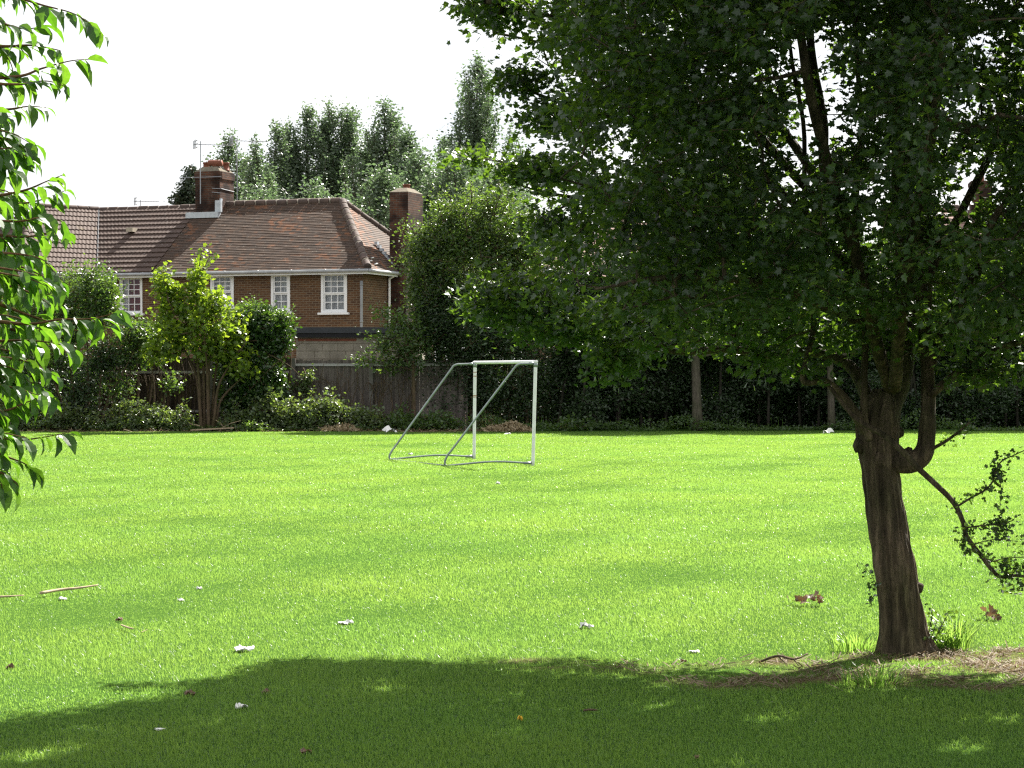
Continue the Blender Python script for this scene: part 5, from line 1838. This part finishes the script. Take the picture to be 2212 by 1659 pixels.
# brambles and weeds on the strip in front of the fence
bram = [(40, 900, 60, 22, .3, "bramble clump nearest the cherry leaves, below the slatted panel"), (150, 905, 55, 22, .3, "bramble clump directly below the slatted panel"),
        (265, 893, 28, 26, .5, "upright clump of nettles and bramble under the leggy bush"), (340, 905, 70, 24, .3, "wide pale bramble clump between the leggy bush and the sapling"), (530, 908, 45, 18, .2, "low pale bramble clump right beside the sapling's stems"),
        (600, 895, 60, 32, .3, "tall sunlit bramble clump at the foot of the ivy mound"), (670, 905, 55, 26, .3, "bramble clump below the hanging ivy spray"), (710, 892, 40, 26, .4, "sunlit bramble clump against the boards under the garage"),
        (780, 905, 50, 24, .4, "half shaded weed clump beside the heap of dead grass"), (940, 912, 45, 22, .4, "shaded weed clump behind the goal's slanting stays"), (860, 912, 30, 16, .5, "shaded weed clump next to the white plastic sack"), (1225, 927, 20, 9, .3, "small dark weed clump at the hedge foot beyond the goal")]
for bxp, byp, rw, rh, dy, lab in bram:
    YB = 58.0 + dy
    b0 = np.array([*P(bxp, 925, YB)[:2], 0])
    limbs = [([b0 + [rng.uniform(-.5, .5) * mpx(rw, YB), rng.uniform(-.15, .15), 0], b0 + [rng.uniform(-.7, .7) * mpx(rw, YB), rng.uniform(-.3, .2), mpx(rh * 1.2, YB)], b0 + [rng.uniform(-1, 1) * mpx(rw, YB), -.2, mpx(rh * 1.4, YB)]], [.012, .010, .004]) for _ in range(6)]
    cz = max(.12, float(P(bxp, byp, YB)[2]))
    SL = [(np.array([b0[0], YB, cz]), (mpx(rw, YB), .45, mpx(rh, YB)), int(rw * rh / 11)), (np.array([b0[0], YB - .25, .12]), (mpx(rw * 1.1, YB), .35, .16), int(rw * .8))]
    shrub("bramble_clump", lab, "bramble", b0, SL, limbs, "ivy", "bramble" if bxp < 850 else "shrubleaf", .085, 12, .10, group="brambles along the fence", shell=.2, up=.55, rtip=.004, step=.3, droop=.2)

# low weeds and long grass straggling out from under the hedge and fence
um = MB()
ux = rng.uniform(-17, 19, 15000)
edge = 57.75 + .35 * noise3(np.stack([ux, 0 * ux, 0 * ux], 1), .9, 71) + .2 * noise3(np.stack([ux, 0 * ux, 0 * ux], 1), 3.1, 72)
uy = edge + np.abs(rng.normal(0, .55, len(ux)))
uh = np.clip(.16 + .16 * noise3(np.stack([ux, uy, 0 * ux], 1), 1.7, 73) + .12 * noise3(np.stack([ux, uy, 0 * ux], 1), 5.0, 74), .03, .6)
rnd_leaves(um, "small", np.stack([ux, uy, uh * rng.random(len(ux)) ** .7 + .02], 1), .085, up=.45, droop=-.25)
tag(um.build("undergrowth", M["shrubleaf"]), "low straggling weeds along the foot of the hedge and fence", "undergrowth", kind="stuff")

# two low heaps of dead grass
for hx_, w_, h_, lab in ((735, 46, .15, "low heap of dead grass in front of the board fence"), (1095, 52, .21, "grassy heap of dry cuttings behind the goal mouth")):
    YB = 57.9
    c = np.array([*P(hx_, 930, YB)[:2], 0])
    hm = MB()
    n = 2600
    a = rng.uniform(0, 6.283, n)
    rr = np.sqrt(rng.random(n))
    R_ = mpx(w_, YB)
    px, py = np.cos(a) * rr * R_, np.sin(a) * rr * .5
    zz_ = h_ * (1 - rr ** 1.6) * (1 + .25 * np.sin(px * 5) + .15 * np.sin(px * 11))
    pos = np.stack([px, py, np.maximum(zz_ * rng.uniform(.5, 1.05, n), .01)], 1)
    rnd_leaves(hm, "small", pos, .12, up=.5, droop=0)
    ang = np.linspace(0, 6.283, 24, endpoint=False)
    V = [[0, 0, h_ * .85]]
    for q in (.5, 1.0):
        V += [[np.cos(t) * R_ * q, np.sin(t) * .5 * q, h_ * .85 * (1 - q ** 1.6) * (1 + .25 * np.sin(np.cos(t) * R_ * q * 5)) - .01] for t in ang]
    k = np.arange(24)
    hm.add(np.array(V), [np.stack([0 * k, 1 + k, 1 + (k + 1) % 24], -1), np.stack([1 + k, 25 + k, 25 + (k + 1) % 24, 1 + (k + 1) % 24], -1)], tint=.2)
    o = hm.build("dead_grass_heap", M["straw"])
    o.location = c
    tag(o, lab, "grass heap", "dead grass heaps by the fence")

# sticks and a plank by the sapling
c = P(462, 924, 57.6) * [1, 1, 0]
sb_ = MB()
box(sb_, (-.62, -.05, .05), (.62, .07, .085))
o = sb_.build("plank", M["stick"])
o.location = c
o.rotation_euler = (0, R(-3), R(4))
tag(o, "pale plank lying at the foot of the sapling", "plank")
for i, (dx, ang, ln, lab) in enumerate(((.1, 40, .8, "longest bare stick leaning over the plank"), (-.2, 145, .6, "stick leaning towards the sapling's stems"), (.3, 120, .7, "stick crossing the far end of the plank"), (.2, 15, .5, "short stick lying behind the plank"))):
    st = MB()
    a = R(ang)
    tube(st, [(0, 0, 0), (math.cos(a) * ln * .5, .02, math.sin(a) * ln * .3 + .02), (math.cos(a) * ln, 0, math.sin(a) * ln * .5)], [.018, .015, .008], 6)
    o = st.build("stick", M["stick"])
    o.location = c + [dx, .15 + .05 * i, .03]
    tag(o, lab, "stick", "loose sticks by the sapling")

# ------------------------------------------------------------------ poplars and trees behind the houses
def poplar(label, px, top, wpx, Y, bushy=0.0, bottom=520, n=420, name="poplar_tree", mat="poplar", group="poplars behind the houses", lsize=.20, per=17, seed=0):
    b0 = np.array([*P(px, 800, Y)[:2], 0])
    zt = float(P(px, top, Y)[2])
    zb = float(P(px, bottom, Y)[2])
    w_ = mpx(wpx, Y) / 2 * (1.45 if not bushy else 1.2)
    root = thing(name, b0, label, "tree", group)
    wb = MB()
    lead = smooth_path([b0, b0 + [rng.normal(0, .15), 0, zt * .35], b0 + [rng.normal(0, .2), 0, zt * .7], b0 + [0, 0, zt * .97]], 8)
    tube(wb, lead, lerp_rad([.26, .2, .12, .02], len(lead)), 10)
    nb = max(20, int((zt - zb) * (11.0 if not bushy else 12.0) * (0.6 + w_ * .5)))
    tl = []
    for q in range(nb):
        sz = rng.random() ** .9
        z1 = zb - .5 + (zt - zb + .5) * sz
        pr_ = min(1.0, (1.04 - sz) * 2.3) ** .8 if not bushy else math.sqrt(max(.05, 1 - abs(sz * 1.9 - .9) ** 2.2))
        rr_ = w_ * pr_ * (1.2 + .3 * math.sin(z1 * 2.1 + seed)) * rng.uniform(.25, 1.1)
        az = rng.uniform(0, 6.283)
        lift = rr_ * (rng.uniform(1.8, 3.6) if not bushy else rng.uniform(.5, 1.3)) + rng.uniform(.2, .6)
        e = np.array([b0[0] + math.cos(az) * rr_, Y + math.sin(az) * rr_, z1])
        st_ = np.array([b0[0], Y, z1 - lift])
        kk = max(3, int(np.linalg.norm(e - st_) / .30))
        tq = rng.uniform(.25, 1, kk)[:, None]
        bow = np.array([math.cos(az), math.sin(az), 0]) * rr_ * .22
        tl.append(st_ + (e - st_) * tq + bow * np.sin(tq * 3.1416))
        tl.append(e[None])
    tips = np.concatenate(tl)
    tips = tips[rng.permutation(len(tips))[:3400]]
    n = len(tips)
    dirs = wood_net(wb, [lead], tips - [0, 0, .2], step=.8, rtip=.012, rmax=.07, sides=4)
    rebase(wb, b0).build("trunk", M["bark2"], root, smooth=True)
    cm = MB()
    idx = np.repeat(np.arange(n), rng.poisson(per, n))
    g = rng.normal(size=(len(idx), 3)) * [.15, .15, .25] * (1 + .35 * bool(bushy))
    pos = tips[idx] + g
    t = np.clip(rng.beta(2, 2.5, n)[idx] * .55 + rng.uniform(0, .45, len(idx)), 0, 1)
    rnd_leaves(cm, "small", pos, lsize * .9, up=.3, droop=.1, tint=t)
    rebase(cm, b0).build("crown", M[mat], root)
    return root


POP = [
    (492, 290, 62, "poplar right behind the party chimney pots, its top split in two", 1), (553, 300, 40, "narrow poplar one place right of the chimney, lower than its neighbours", 2), (598, 266, 40, "slim poplar between the chimney-side pair and the tall pointed one", 3),
    (628, 265, 36, "slim poplar crowding the goal-side flank of the tall pointed one", 4), (664, 234, 52, "tall pointed poplar left of the gap above the clay roof", 5), (712, 222, 50, "tallest poplar of the left half, just beyond the gap above the clay roof", 6),
    (752, 236, 66, "broad poplar over the clay roof's hip end", 7), (830, 222, 84, "widest poplar with a domed ragged top over the garage end of the roof", 8), (878, 285, 52, "shorter poplar leaning on the widest one, above the end chimney", 9)]
for px, top, wd, lab, sd in POP:
    poplar(lab, px, top, wd * 1.15, 112 + rng.uniform(-4, 4), n=int(230 + wd * 4.5), seed=sd)
poplar("very tall open-branched poplar standing alone near the maple's edge", 1032, 128, 104, 112, n=560, seed=11, bottom=560)
poplar("slim poplar spire rising behind the round trees", 962, 312, 40, 116, n=260, seed=12)
RT = [(820, 375, 130, "round leafy tree hugging the hip ridge of the clay roof", 21), (905, 335, 120, "round leafy tree behind the end chimney", 22), (980, 340, 120, "round leafy tree between the end chimney and the maple", 23), (1070, 350, 130, "round leafy tree below the very tall poplar", 24),
      (700, 400, 120, "round leafy tree low between the poplars above the clay ridge", 25), (560, 400, 110, "round leafy tree low behind the party chimney", 26), (1180, 470, 110, "round leafy tree behind the hawthorn, next to the pinkish roof", 27)]
for px, top, wd, lab, sd in RT:
    poplar(lab, px, top, wd, 100 + rng.uniform(-3, 3), bushy=1.0, bottom=640, n=420, name="broadleaf_tree", group="round trees behind the houses", per=17, seed=sd, lsize=.22)
# dark conifer beside the party chimney
Y = 88.0
b0 = np.array([*P(412, 800, Y)[:2], 0])
cr = thing("conifer_tree", b0, "small dark conifer behind the brown ridge beside the party chimney", "tree")
wb, cm = MB(), MB()
zt = float(P(412, 358, Y)[2])
lead = np.array([b0 + [0, 0, z_] for z_ in np.linspace(0, zt, 12)])
tube(wb, lead, lerp_rad([.2, .03], 12), 8)
tips = []
for (x_, y_, rx_, ry_, n_) in ((412, 400, 14, 40, 70), (400, 425, 26, 18, 60), (425, 420, 18, 22, 40), (410, 460, 34, 40, 110), (390, 432, 14, 8, 16), (418, 372, 7, 14, 14)):
    tips.append(in_ellipsoid(P(x_, y_, Y), (mpx(rx_, Y), .6, mpx(ry_, Y)), n_))
tips = np.concatenate(tips)
d_ = wood_net(wb, [lead], tips, step=.6, rtip=.012, rmax=.05, sides=4)
sprays(cm, "small", tips, d_, 18, .14, .15, up=.3, droop=.5)
rebase(wb, b0).build("trunk", M["bark2"], cr)
rebase(cm, b0).build("crown", M["conifer"], cr)

#@@GOAL
# ------------------------------------------------------------------ football goal
g0, g1 = G(1151, 1008), G(1024, 993)          # feet of the near and far post
nearY, farY = g0[1], g1[1]
t0, t1 = P(1157, 782, nearY), P(1026, 783, farY)
HG = float((t0[2] + t1[2]) / 2)
goal = thing("football_goal", (g0 + g1) / 2, "small white netless football goal with two grey slanting stays on the lawn", "goal")
gb = (g0 + g1) / 2


def gpart(name, pts, r, mat, sides=14, n=7, label=None, raw=False):
    m = MB()
    p_ = np.array(pts, float) if raw else smooth_path(pts, n)
    tube(m, p_, r, sides)
    o = rebase(m, gb).build(name, M[mat], goal, smooth=True)
    if label:
        o["label"] = label
    return o


RP = 0.030
lean0 = np.array([(t0[0] - g0[0]), 0, 0])
lean1 = np.array([(t1[0] - g1[0]), 0, 0])
T0, T1 = g0 + lean0 + [0, 0, HG], g1 + lean1 + [0, 0, HG]
for g_, ln_, T_, bands in ((g0, lean0, T0, ()), (g1, lean1, T1, (.97, .90, .86, .66, .645))):
    m = MB()
    tube(m, smooth_path([g_ + [0, 0, -.02], g_ + ln_ / 2 + [0, 0, HG / 2], T_], 7), RP, 14)
    for zf in bands:
        c = g_ + ln_ * zf + [0, 0, HG * zf]
        tube(m, [c - [0, 0, .007], c + [0, 0, .008]], RP * 1.012, 14, cap=False, tint=1.0)
    rebase(m, gb).build("post", M["goalwhite"], goal, smooth=True)
dcb = unit(T1 - T0)
gpart("crossbar", [T0 - dcb * .035, (T0 + T1) / 2, T1 + dcb * .035], RP * 1.02, "goalwhite")
# stays: from top of post back, bend, slant down, small bend to the ground
b0r, b1r = G(962, 1008), G(842, 994)
for (T, gr, px_bend, px_knee, py_b, py_k, lab) in ((T0, b0r, 1118, 966, 783, 985, "nearer slanting stay"), (T1, b1r, 982, 846, 781, 975, "farther slanting stay")):
    Yb = gr[1]
    Yt = T[1]
    A = T + [-.06, 0, -.025]
    bend = P(px_bend, py_b + 3, Yt + (Yb - Yt) * .2)
    bend[2] = A[2] - .01
    knee = P(px_knee, py_k, Yb)
    pts = [A, A + (bend - A) * .55, A + (bend - A) * .85, bend + (knee - bend) * .02, bend + (knee - bend) * .06]
    pts += [bend + (knee - bend) * s for s in (.3, .6, .9)]
    pts += [knee + [0, 0, 0], gr + [-.01, 0, .06], gr + [.015, 0, .02]]
    m = MB()
    tube(m, smooth_path(pts, 5), .0185, 12)
    o = rebase(m, gb).build("stay", M["galv"], goal, smooth=True)
    o["label"] = lab
    # clamp at the top of the post
    m = MB()
    tube(m, [T + [0, 0, -.085], T + [0, 0, -.015]], RP * 1.25, 14)
    tube(m, [T + [-.11, 0, -.025], T + [-.03, 0, -.025]], .025, 10)
    rebase(m, gb).build("clamp", M["galv"], goal, smooth=True)
for (gp, gr) in ((g0, b0r), (g1, b1r)):
    a_, b_ = gp + [-.05, 0, .06], gr + [.02, 0, .015]
    mid = (a_ * .55 + b_ * .45) + [0, 0, .045]
    gpart("ground_bar", [a_, mid, b_], .017, "galv", 10)
    m = MB()
    tube(m, [gp + [-.16, 0, .062], gp + [-.02, 0, .06]], .025, 10)
    rebase(m, gb).build("clamp", M["galv"], goal, smooth=True)
gpart("back_bar", [b0r + [0, 0, .018], (b0r + b1r) / 2 + [0, 0, .012], b1r + [0, 0, .018]], .015, "galv", 10)

# ------------------------------------------------------------------ litter and fallen things
def scrap(label, x, y, w_, h_, name="paper_scrap", cat="litter", group="white scraps on the lawn", mat="paper", lift=.006, seed=0):
    """crumpled sheet: a small bent grid resting on the grass tips"""
    r = np.random.default_rng(seed + 50)
    c = G(x, y)
    nx_, ny_ = 9, 7
    u, v = np.meshgrid(np.linspace(-1, 1, nx_), np.linspace(-1, 1, ny_))
    wob = 1 + .22 * np.sin(np.arctan2(v, u) * 3 + seed) + .12 * np.sin(np.arctan2(v, u) * 5 + 2 * seed)
    k = np.maximum(np.abs(u), np.abs(v)) / np.maximum(np.hypot(u, v), 1e-6)
    X, Yv = u * k * wob * w_ / 2, v * k * wob * w_ * .42
    Z = h_ * (.55 + .45 * np.sin(u * 2.7 + seed) * np.cos(v * 2.1 + seed * 1.7)) * (1.15 - .8 * (u ** 2 + v ** 2) / 2) + r.normal(0, h_ * .13, u.shape) + lift
    V = np.stack([X.ravel(), Yv.ravel(), np.maximum(Z.ravel(), .012)], 1)
    Vb = V - [0, 0, .006]
    ii, jj = np.meshgrid(np.arange(nx_ - 1), np.arange(ny_ - 1))
    q = (jj * nx_ + ii).ravel()
    f = np.stack([q, q + 1, q + nx_ + 1, q + nx_], -1)
    m = MB()
    m.add(V, f, tint=r.random(len(f)))
    m.add(Vb, f[:, ::-1], tint=.5)
    o = m.build(name, M[mat])
    o.location = (c[0], c[1], float(ground_z(c[:1], c[1:2])[0]))
    o.rotation_euler = (0, 0, r.uniform(-.4, .4))
    return tag(o, label, cat, group)


SC = [(745, 1348, 36, .03, "crumpled white paper strip above the edge of the tree shade"), (1265, 1357, 34, .05, "bright white paper lump in mid-lawn, in line below the goal"), (525, 1408, 48, .05, "white torn paper at the very edge of the tree shade"),
      (521, 1532, 32, .03, "grey-white paper lying inside the tree shade"), (431, 1273, 14, .03, "thin upright white flake between the long stick and mid-lawn"), (391, 1298, 16, .02, "small white flake just below the thin upright one"),
      (135, 1296, 20, .03, "white flake close under the long bleached stick"), (1788, 937, 26, .16, "white scrap near the hedge, left of the maple trunk"), (1075, 1045, 12, .05, "tiny white flake on the grass below the goal mouth"),
      (886, 983, 12, .05, "tiny white flake inside the goal by the farther stay"), (1097, 938, 16, .05, "white flake on the grass in front of the heap behind the goal"), (1500, 1410, 26, .02, "pale paper at the tip of the bare strip left of the maple"), (345, 1580, 26, .008, "faint pale paper deep in the tree shade, lower than the rest")]
for i, (x_, y_, w_, h_, lab) in enumerate(SC):
    Yc = G(x_, y_)[1]
    scrap(lab, x_, y_, mpx(w_, Yc) * .85, h_ * .8, seed=i)
scrap("white plastic sack lying by the weeds at the fence foot", 842, 934, mpx(28, 56.5), .16, "plastic_sack", "sack", None, seed=31)
for i, (x_, y_, w_, h_, lab, mt) in enumerate(((410, 1504, 24, .03, "curled brown leaf in the shade above the grey-white paper", "deadleaf"), (575, 1499, 20, .02, "dark brown leaf in the shade right of the curled one", "deadleaf"), (258, 1342, 14, .03, "dark dry leaf above the two small twigs", "deadleaf"),
                                           (20, 1447, 18, .03, "dry brown leaf at the left edge of the lawn", "deadleaf"), (1475, 1432, 14, .02, "small brown leaf on the shade edge in mid-lawn", "deadleaf"), (1505, 1640, 10, .02, "orange leaf at the bottom of the shaded grass", "deadleaf"), (660, 1628, 26, .02, "dark flat leaf low in the deep shade", "deadleaf"))):
    scrap(lab, x_, y_, mpx(w_, G(x_, y_)[1]), h_, "fallen_leaf", "leaf", "brown leaves on the lawn", mt, .006, seed=60 + i)
scrap("round yellow leaf in the shaded grass", 1123, 1562, mpx(11, 10), .02, "yellow_leaf", "leaf", None, "yellow", .02, seed=71)


def leaf_sprig(label, x, y, w_, n):
    c = G(x, y)
    m, s_ = MB(), MB()
    W = mpx(w_, c[1])
    base = np.array([c[0], c[1], 0])
    o = thing("dead_leaf_sprig", base, label, "dead leaves", "brown leaf sprigs on the lawn")
    tw = smooth_path([[-W * .5, 0, .03], [0, .02, .05], [W * .5, -.01, .06]], 5)
    tube(s_, tw, .003, 5)
    pos = tw[rng.integers(0, len(tw), n)] + rng.normal(size=(n, 3)) * [W * .12, .05, .018]
    pos[:, 2] = np.abs(pos[:, 2]) * .7 + .012
    rnd_leaves(m, "maple", pos, .042, up=.35, droop=0)
    s_.build("stem", M["twig"], o)
    m.build("leaves", M["deadleaf"], o)


leaf_sprig("wide sprig of brown dead leaves on the lit grass left of the maple trunk", 1742, 1308, 52, 34)
leaf_sprig("small sprig of brown dead leaves on the lit grass right of the maple trunk", 2140, 1340, 30, 22)


def fallen_stick(label, pts, r, mat="stick", twigs_=()):
    m = MB()
    P0 = [G(x, y, z) for x, y, z in pts]
    s_ = smooth_path(P0, 6)
    tube(m, s_, lerp_rad(r, len(s_)), 7)
    for tw in twigs_:
        s2 = smooth_path([G(x, y, z) for x, y, z in tw], 5)
        tube(m, s2, lerp_rad([r[0] * .6, r[0] * .25], len(s2)), 6)
    b_ = P0[0] * [1, 1, 0]
    o = rebase(m, b_).build("fallen_stick", M[mat], smooth=True)
    o.location = b_
    return tag(o, label, "stick", "fallen sticks on the lawn")


fallen_stick("long bleached stick lying on the lit grass at the left", [(88, 1281, .03), (130, 1274, .035), (170, 1270, .04), (211, 1264, .05)], [.012, .011, .009, .006])
fallen_stick("thin pale stick end poking in from the left edge in line with the long one", [(-60, 1290, .02), (0, 1289, .03), (52, 1286, .03)], [.008, .008, .004])
fallen_stick("pair of small brown twigs on the lit grass left of mid-lawn", [(262, 1350, .02), (278, 1356, .025), (288, 1358, .02)], [.005, .006, .004], twigs_=[[(305, 1366, .02), (318, 1360, .03)]])
fallen_stick("dark twisted twig on the bare strip left of the maple", [(1640, 1430, .02), (1680, 1417, .06), (1715, 1424, .05), (1745, 1412, .07)], [.007, .007, .006, .004], "twig", [[(1680, 1417, .06), (1700, 1435, .02)], [(1715, 1424, .05), (1725, 1438, .02)]])
fallen_stick("thin brown twig in the shade at the bottom of mid-lawn", [(1260, 1535, .015), (1275, 1533, .02), (1290, 1534, .015)], [.005, .006, .004], "twig")
print("verts", sum(len(o.data.vertices) for o in bpy.data.objects if o.type == "MESH"), "polys", sum(len(o.data.polygons) for o in bpy.data.objects if o.type == "MESH"))
